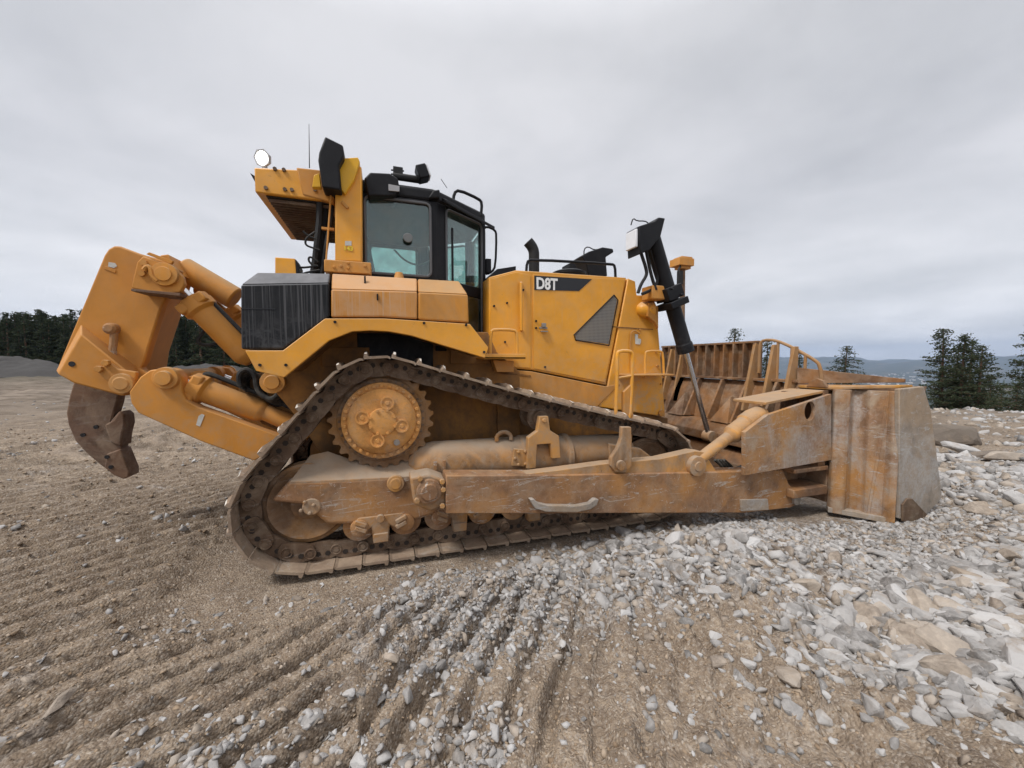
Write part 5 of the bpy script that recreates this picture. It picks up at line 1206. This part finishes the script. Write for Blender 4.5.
for k, i in enumerate(picked):
    me, mt = ME_R[rg.randint(14)*2+(rg.rand() < .18)]; s = float(size[i]); x, y = float(X[i]), float(Y[i])
    px_, py_ = proj((x, y, Z[i]))
    tone = 'pale grey' if mt == 'rock' else 'sandy brown'
    if y > -1.4 and x > 6: where, g = 'in the rubble beyond the blade', 'stones beyond the blade'
    elif px_ > 660 and py_ < 620: where, g = 'in the crushed rock below the blade', 'stones by the blade'
    elif px_ > 660: where, g = 'in the rubble at the lower right', 'stones at the lower right'
    elif px_ > 340 and py_ < 640: where, g = 'in the gravel strip beside the track', 'stones beside the track'
    elif px_ > 340: where, g = 'on the bare earth at the bottom middle', 'stones at the bottom middle'
    else: where, g = 'among the cleat marks at the left', 'stones at the left'
    stone(x, y, float(Z[i])+s*.05, s, rg.uniform(0, 6.28), me, f'{tone} angular loose stone {where}', f'{tone} {g}', (rg.normal()*.25, rg.normal()*.25))
# named big ones, read off the photograph
bigs = [(118, 690, .085, 'rock', 'long pale slab half buried in the ridged earth at lower left'), (62, 706, .055, 'rock_tan', 'rounded sandy stone beside the long pale slab at lower left'),
        (393, 458+200, .055, 'rock_tan', 'flat sandy stone lying alone near the bottom middle'), (895, 612, .085, 'rock', 'large pale grey block in the crushed rock right of centre'),
        (880, 562, .12, 'rock', 'widest grey block in the rubble row below the blade'), (835, 570, .09, 'rock_tan', 'brownish block left of the widest grey block'),
        (868, 732, .075, 'rock', 'upright grey wedge-shaped stone at the lower right'), (935, 692, .12, 'rock', 'long grey slab leaning in the lower right rubble'),
        (790, 690, .085, 'rock_tan', 'low brown stone with grey edge near the lower right'), (897, 744, .05, 'rock', 'small grey stone right beside the upright wedge'),
        (975, 745, .08, 'rock', 'grey block at the bottom right corner'), (950, 575, .09, 'rock', 'grey angular block near the right edge below the blade tip'),
        (720, 668, .06, 'rock_tan', 'flat tan stone on bare earth right of centre'), (538, 562, .06, 'rock_tan', 'rounded pinkish stone in the gravel beside the track'),
        (1000, 620, .09, 'rock', 'pale grey stone at the right edge of the rubble'), (640, 545, .05, 'rock', 'white stone beside the front of the track'),
        (520, 545, .055, 'rock', 'grey stone just under the middle of the track')]
for k, (px_, py_, s, mt, lb) in enumerate(bigs):
    g = G(px_, py_); me = ME_R[(k*5) % 14*2+(mt != 'rock')][0]
    sc = (1.5, .8, .8) if 'slab' in lb else (1, 1, 1)
    stone(g.x, g.y, H(g.x, g.y)+s*.22, s, k*1.3, me, lb, None, (.15*math.sin(k), .2*math.cos(k*2)), sc=sc)
# the uncountable small ones: one mesh
def merge_rocks(name, xs, ys, zs, ss_, bases, mat, label, cat, sink=-.02):
    V = []; F = []; k = 0
    for x, y, z, s in zip(xs, ys, zs, ss_):
        co, fs = bases[rg.randint(len(bases))]
        v = (co*s)@rotm(rg).T+np.array([x, y, z+s*sink]); V.append(v); F.append(fs+k); k += len(v)
    V = np.vstack(V); F = np.vstack(F)
    me = bpy.data.meshes.new(name); me.vertices.add(len(V)); me.vertices.foreach_set('co', V.astype(np.float32).ravel())
    me.loops.add(F.size); me.loops.foreach_set('vertex_index', F.astype(np.int32).ravel())
    me.polygons.add(len(F)); me.polygons.foreach_set('loop_start', (np.arange(len(F))*3).astype(np.int32)); me.update(calc_edges=True)
    me.materials.append(mat); o = bpy.data.objects.new(name, me); COL.objects.link(o)
    return tag(o, label, cat, kind='stuff')
big_r = rest[rg.rand(len(rest)) < .80]; tan_r = np.setdiff1d(rest, big_r)
merge_rocks('grey_rubble', X[big_r], Y[big_r], Z[big_r], size[big_r], BASES+SMALL, M['rock'], 'small pale grey rubble scattered over the ground', 'rubble')
merge_rocks('sandy_rubble', X[tan_r], Y[tan_r], Z[tan_r], size[tan_r], SMALL, M['rock_tan'], 'small sandy brown rubble scattered over the ground', 'rubble')
# clods and pebbles of earth everywhere
N = 26000; f2 = np.exp(rg.uniform(np.log(1.1), np.log(9), N)); u2 = rg.uniform(-1.5, 1.5, N)
X2 = CAM.x+f2*u2*RT.x+f2*FW.x; Y2 = CAM.y+f2*u2*RT.y+f2*FW.y; k2 = ~machine(X2, Y2) & (rg.rand(N) < .25+.75*ss(fbm(X2*1.5, Y2*1.5, 3, 99), .4, .6)); X2, Y2, f2 = X2[k2], Y2[k2], f2[k2]
s2 = np.clip(np.exp(rg.normal(np.log(.0065), .45, len(X2)))*(.7+.25*f2), .003, .03)
m = NT('earth_clod'); m.pos(); M['clod'] = m.fin(m.ramp(m.geo.outputs['Random Per Island'], (0, (.19, .135, .09)), (.6, (.33, .25, .175)), (1, (.40, .34, .28))), .95, spec=.1)
merge_rocks('earth_clods', X2, Y2, height(X2, Y2), s2, SMALL[:5], M['clod'], 'crumbled earth clods over the churned soil', 'soil', sink=-.1)
# dark boulder and slabs at the right behind the blade
bo_, bf = rock_base(55, 3, .6)
def solo(px_, py_, s, sc, mat, label, name='boulder', cat='boulder', rz=0, seed=55, tilt=(0, 0)):
    co, fs = rock_base(seed, 3, .8); me = bpy.data.meshes.new(name); me.from_pydata(co.tolist(), [], fs.tolist()); me.update(); me.materials.append(M[mat])
    g = G(px_, py_); return stone(g.x, g.y, H(g.x, g.y)+s*sc[2]*.35, s, rz, me, label, None, tilt, name, sc, cat)
solo(950, 449, .33, (1.15, .9, 1.35), 'rock_dark', 'dark brown boulder on the ground right behind the blade tip', rz=-.9, seed=71)
solo(950, 466, .34, (1.2, .7, .35), 'rock', 'flat white slab below the dark boulder right of the blade', 'rock_slab', 'slab', .2, 56)
solo(968, 458, .30, (1.3, .5, .5), 'rock', 'pale slab leaning beside the dark boulder', 'rock_slab', 'slab', -.5, 57, (.2, .3))
solo(986, 464, .26, (1.5, .5, .5), 'rock_dark', 'long dark slab right of the pale leaning slab', 'rock_slab', 'slab', -.6, 58)
solo(1008, 470, .24, (1.4, .6, .5), 'rock_tan', 'brownish grey block in the stone row at the right edge', 'rock_slab', 'slab', -.4, 59)
solo(1020, 484, .2, (1.2, .7, .5), 'rock', 'grey block under the brownish one at the right edge', 'rock_slab', 'slab', .4, 60)
# gravel heaps beyond the yard
def heap(name, px0, px1, f, hgt, label, mat='gravel', z0=None, seed=3):
    r0, r1 = (px0-512)/F_PX*f, (px1-512)/F_PX*f; cx, cy = CG((r0+r1)/2, f); w = abs(r1-r0)/2; base = H(cx, cy) if z0 is None else z0
    NX, NY = 70, 34; V = []; F = []
    for j in range(NY):
        for i in range(NX):
            a = -1+2*i/(NX-1); b = -1+2*j/(NY-1); rr = math.sqrt(a*a+b*b)
            e_ = max(0, 1-rr)**.75; nz_ = float(fbm(np.array([a*4+seed]), np.array([b*3]), 4, seed)[0])
            z = hgt*e_*(.45+1.1*nz_)+.12*float(vn(np.array([a*22+seed]), np.array([b*14]), seed)[0])*(e_ > 0)
            p = Vector((cx, cy, base-.1))+RT*(a*w)+FW*(b*w*.45); V.append((p.x, p.y, p.z+z))
    for j in range(NY-1):
        for i in range(NX-1): F.append((j*NX+i, j*NX+i+1, (j+1)*NX+i+1, (j+1)*NX+i))
    me = bpy.data.meshes.new(name); me.from_pydata([tuple(Vector(v)-Vector((cx, cy, base))) for v in V], [], F); me.update(); me.materials.append(M[mat])
    for p in me.polygons: p.use_smooth = True
    o = bpy.data.objects.new(name, me); COL.objects.link(o); o.location = (cx, cy, base); return tag(o, label, 'gravel heap')
heap('gravel_heap', -90, 84, 46, 2.3, 'broad grey gravel heap at far left in front of the forest', seed=3)
heap('gravel_heap', 150, 262, 48, 1.6, 'low grey gravel heap seen between the ripper arms', seed=8)
heap('gravel_heap', 780, 850, 24, 1.35, 'pale rubble heap seen behind the blade guard rail', 'rock', seed=12)

# ================================================================== TREES
def conifer_mesh(seed, h, spread, kind, dens, leaf):
    "trunk and crown meshes; the crown is many small needle sprays on drooping branches"
    r = random.Random(seed); tr = MB(); crown = MB()
    lean = Vector((r.uniform(-.02, .02), r.uniform(-.02, .02), 0))*h
    pts = [Vector((lean.x*t*t, lean.y*t*t, h*t)) for t in (0, .25, .5, .75, 1)]
    for a, b, t in zip(pts, pts[1:], (0, .25, .5, .75)):
        tr.cyl(a, b, .018*h*(1-t*.95)**.8+.01, .018*h*(1-(t+.25)*.95)**.8+.008, 7)
    nb = int(dens); start = .06 if kind == 'spruce' else .20
    for i in range(nb):
        t = start+(1-start)*((i+r.random())/nb); z = h*t; c = Vector((lean.x*t*t, lean.y*t*t, z))
        az = r.uniform(0, 2*math.pi)
        if kind == 'spruce': L = spread*((1-t)**.85)*r.uniform(.65, 1.12)+.04*h*.3
        else: L = spread*((1-t)**.62)*r.uniform(.35, 1.1)+.01*h
        d = Vector((math.cos(az), math.sin(az), 0)); up = (r.uniform(-.25, .1) if kind == 'spruce' else r.uniform(-.12, .28))
        e_ = c+d*L+Vector((0, 0, L*up)); tr.cyl(c, e_, .004*h*(1-t)+.006, .003, 4)
        ns = max(3, int(L/(h*.020)))
        for k in range(ns):
            q = (k+.6)/ns; m_ = c.lerp(e_, q)+Vector((0, 0, -.12*L*q*q if kind == 'spruce' else .05*L*q))
            wid = h*.040*(.4+.9*math.sin(math.pi*min(1, q*.85+.15)))
            for w in range(5 if kind == 'spruce' else 7):
                o_ = m_+Vector((r.gauss(0, wid*.55), r.gauss(0, wid*.55), r.gauss(0, wid*.16)))
                a2 = az+r.uniform(-1.1, 1.1); dd2 = Vector((math.cos(a2), math.sin(a2), r.uniform(-.5, .35))).normalized()
                sd2 = Vector((-math.sin(a2), math.cos(a2), r.uniform(-.4, .4))).normalized(); l_ = leaf*r.uniform(.5, 1.1)
                crown.add([o_-dd2*l_*.5, o_+sd2*l_*.22, o_+dd2*l_*.6, o_-sd2*l_*.22], [(0, 1, 2, 3)])
                crown.add([o_-dd2*l_*.4+Vector((0, 0, .1*l_)), o_+Vector((0, 0, -l_*.28)), o_+dd2*l_*.5, o_+Vector((0, 0, l_*.2))], [(0, 1, 2, 3)])
    def me_(mb, nm, mt):
        me = bpy.data.meshes.new(nm); me.from_pydata([tuple(v) for v in mb.v], [], mb.f); me.update(); me.materials.append(M[mt]); return me
    return me_(tr, 'trunk', 'bark'), me_(crown, 'crown', 'needle' if kind == 'pine' else 'needle_dark')
def plant(protos, x, y, z, sc, rz, label, group=None, name='pine_tree', cat='tree'):
    o = bpy.data.objects.new(name, None); COL.objects.link(o); o.location = (x, y, z); o.rotation_euler = (0, 0, rz); o.scale = (sc, sc, sc); tag(o, label, cat, group)
    for nm, me in zip(('trunk', 'crown'), protos):
        c = bpy.data.objects.new(nm, me); COL.objects.link(c); c.parent = o
    return o
far_p = [conifer_mesh(i, 9, 2.5 if i % 3 else 2.2, 'spruce' if i % 3 else 'pine', 75, .34) for i in range(6)]
cnt = 0
for row, (f0, n_) in enumerate(((57, 62), (60, 60), (64, 56), (69, 52))):
    for k in range(n_):
        px_ = -60+(300+60)*(k+random.uniform(-.35, .35))/n_*1.0
        f = f0+random.uniform(-1.5, 2.5); x, y = CG((px_-512)/F_PX*f, f)
        sc = random.uniform(.72, 1.12)*(1.0+.03*row)*(.92 if 90 < px_ < 180 else 1)
        P_ = far_p[random.randrange(6)]
        kind = 'pine' if far_p.index(P_) % 3 == 0 else 'spruce'
        front = 'front edge of the forest' if row == 0 else 'forest behind its front row'
        sd_ = 'left of the ripper' if px_ < 150 else 'right of the ripper frame'
        plant(P_, x, y, H(x, y)-.2, sc, random.uniform(0, 6.28), f'dark green {kind} in the {front}, {sd_}', f'{kind} trees {sd_} in the {front}', 'pine_tree' if kind == 'pine' else 'spruce_tree')
# trees on the edge at the right, each read off the photograph: (px of stem, py of top, forward distance, kind, spread, label)
right = [(943, 329, 27, 'pine', .21, 'slender pine with open crown at left of the dark group, right of the blade'),
         (962, 335, 26, 'pine', .22, 'tall full dark pine in the middle of the group right of the blade'),
         (971, 340, 28, 'spruce', .26, 'dense dark tree behind the tall full pine right of the blade'),
         (955, 345, 29, 'spruce', .26, 'broad dark tree between the two tallest pines right of the blade'),
         (980, 346, 25, 'pine', .26, 'shorter pine leaning out in front of the dark group right of the blade'),
         (991, 376, 27, 'pine', .30, 'lower spreading pine at the right side of the dark group'),
         (1003, 388, 29, 'spruce', .30, 'short bushy conifer between the dark group and the right edge'),
         (1030, 322, 22, 'pine', .24, 'pine cut off by the right edge of the picture'),
         (1018, 384, 27, 'spruce', .32, 'low dark conifer under the pine at the right edge'),
         (844, 346, 33, 'spruce', .46, 'single dark green conical tree standing behind the blade end'),
         (733, 329, 40, 'spruce', .20, 'small thin tree top peeking above the blade guard'),
         (766, 341, 40, 'spruce', .22, 'tree top seen through the blade guard rail'),
         (800, 353, 42, 'spruce', .25, 'low tree top behind the sloping part of the guard rail')]
for i, (px_, py_, f, kind, spd, lb) in enumerate(right):
    x, y = CG((px_-512)/F_PX*f, f); zg = H(x, y)-.1
    # height from the sight line to its top
    d = CM @ Vector(((px_-512)/F_PX, (384-py_)/F_PX, -1.0)); zt_ = CAM.z+d.z*f/(d.x*FW.x+d.y*FW.y)
    h = zt_-zg
    pr = conifer_mesh(200+i, h, h*spd*1.2, kind, 110 if kind == 'pine' else 120, max(.10, h*.024))
    plant(pr, x, y, zg, 1, random.uniform(0, 6), lb, None, 'pine_tree' if kind == 'pine' else 'spruce_tree')
# brushwood along the edge
q = MB(); r = random.Random(4)
for k in range(900):
    px_ = r.uniform(905, 1060); f = r.uniform(23, 34); x, y = CG((px_-512)/F_PX*f, f); z = H(x, y)
    for w in range(4):
        d = Vector((r.gauss(0, .4), r.gauss(0, .4), 1)).normalized()*r.uniform(.2, .8); p = Vector((x+r.gauss(0, .15), y+r.gauss(0, .15), z)); s_ = Vector((r.gauss(0, .03), r.gauss(0, .03), 0)); q.add([p-s_, p+s_, p+d], [(0, 1, 2)])
o = q.build('brushwood', M['twig'], None, 0); tag(o, 'brown brushwood and heather along the plateau edge at the right', 'brushwood', kind='stuff')
# far forest on the slope and valley floor
q = MB(); r = random.Random(9)
for k in range(5200):
    az = R(r.uniform(12, 60)); d = math.exp(r.uniform(math.log(130), math.log(2600))); x = CAM.x+d*(math.sin(az)*RT.x+math.cos(az)*FW.x); y = CAM.y+d*(math.sin(az)*RT.y+math.cos(az)*FW.y)
    if float(fbm(np.array([x*.004]), np.array([y*.004]), 3, 12)[0]) < .40: continue
    z = H(x, y); h = r.uniform(7, 13)*(1+d/2500); w = h*.22
    q.add([(x+w*math.cos(a), y+w*math.sin(a), z) for a in (0, 1.26, 2.51, 3.77, 5.03)]+[(x, y, z+h)], [(0, 1, 5), (1, 2, 5), (2, 3, 5), (3, 4, 5), (4, 0, 5)])
o = q.build('far_forest', M['needle_dark'], None, 0); tag(o, 'distant forest covering the valley side', 'forest', kind='stuff')
# town in the valley
hm_ = MB(); hm_.box((0, 0, .35), (1.6, 1, .7)); house_me = bpy.data.meshes.new('house'); house_me.from_pydata(hm_.v, [], hm_.f)
rfm = MB(); rfm.prism([(-.85, -.55, .70), (-.85, .55, .70), (-.85, 0, 1.05)], (1.7, 0, 0)); me2 = bpy.data.meshes.new('roof'); me2.from_pydata(rfm.v, [], rfm.f)
house_me.materials.append(M['house']); me2.materials.append(M['roof'])
for k in range(130):
    px_ = 885+r.gauss(0, 24); f = r.uniform(2600, 4700); x, y = CG((px_-512)/F_PX*f, f); s_ = r.uniform(7, 17)
    o = bpy.data.objects.new('house', None); COL.objects.link(o); o.location = (x, y, H(x, y)-1); o.scale = (s_, s_, s_); o.rotation_euler = (0, 0, r.uniform(0, 3.14)); tag(o, 'tiny white house with dark roof in the distant valley town', 'house', 'houses of the distant town')
    for nm, me in (('wall', house_me), ('roof', me2)):
        c = bpy.data.objects.new(nm, me); COL.objects.link(c); c.parent = o
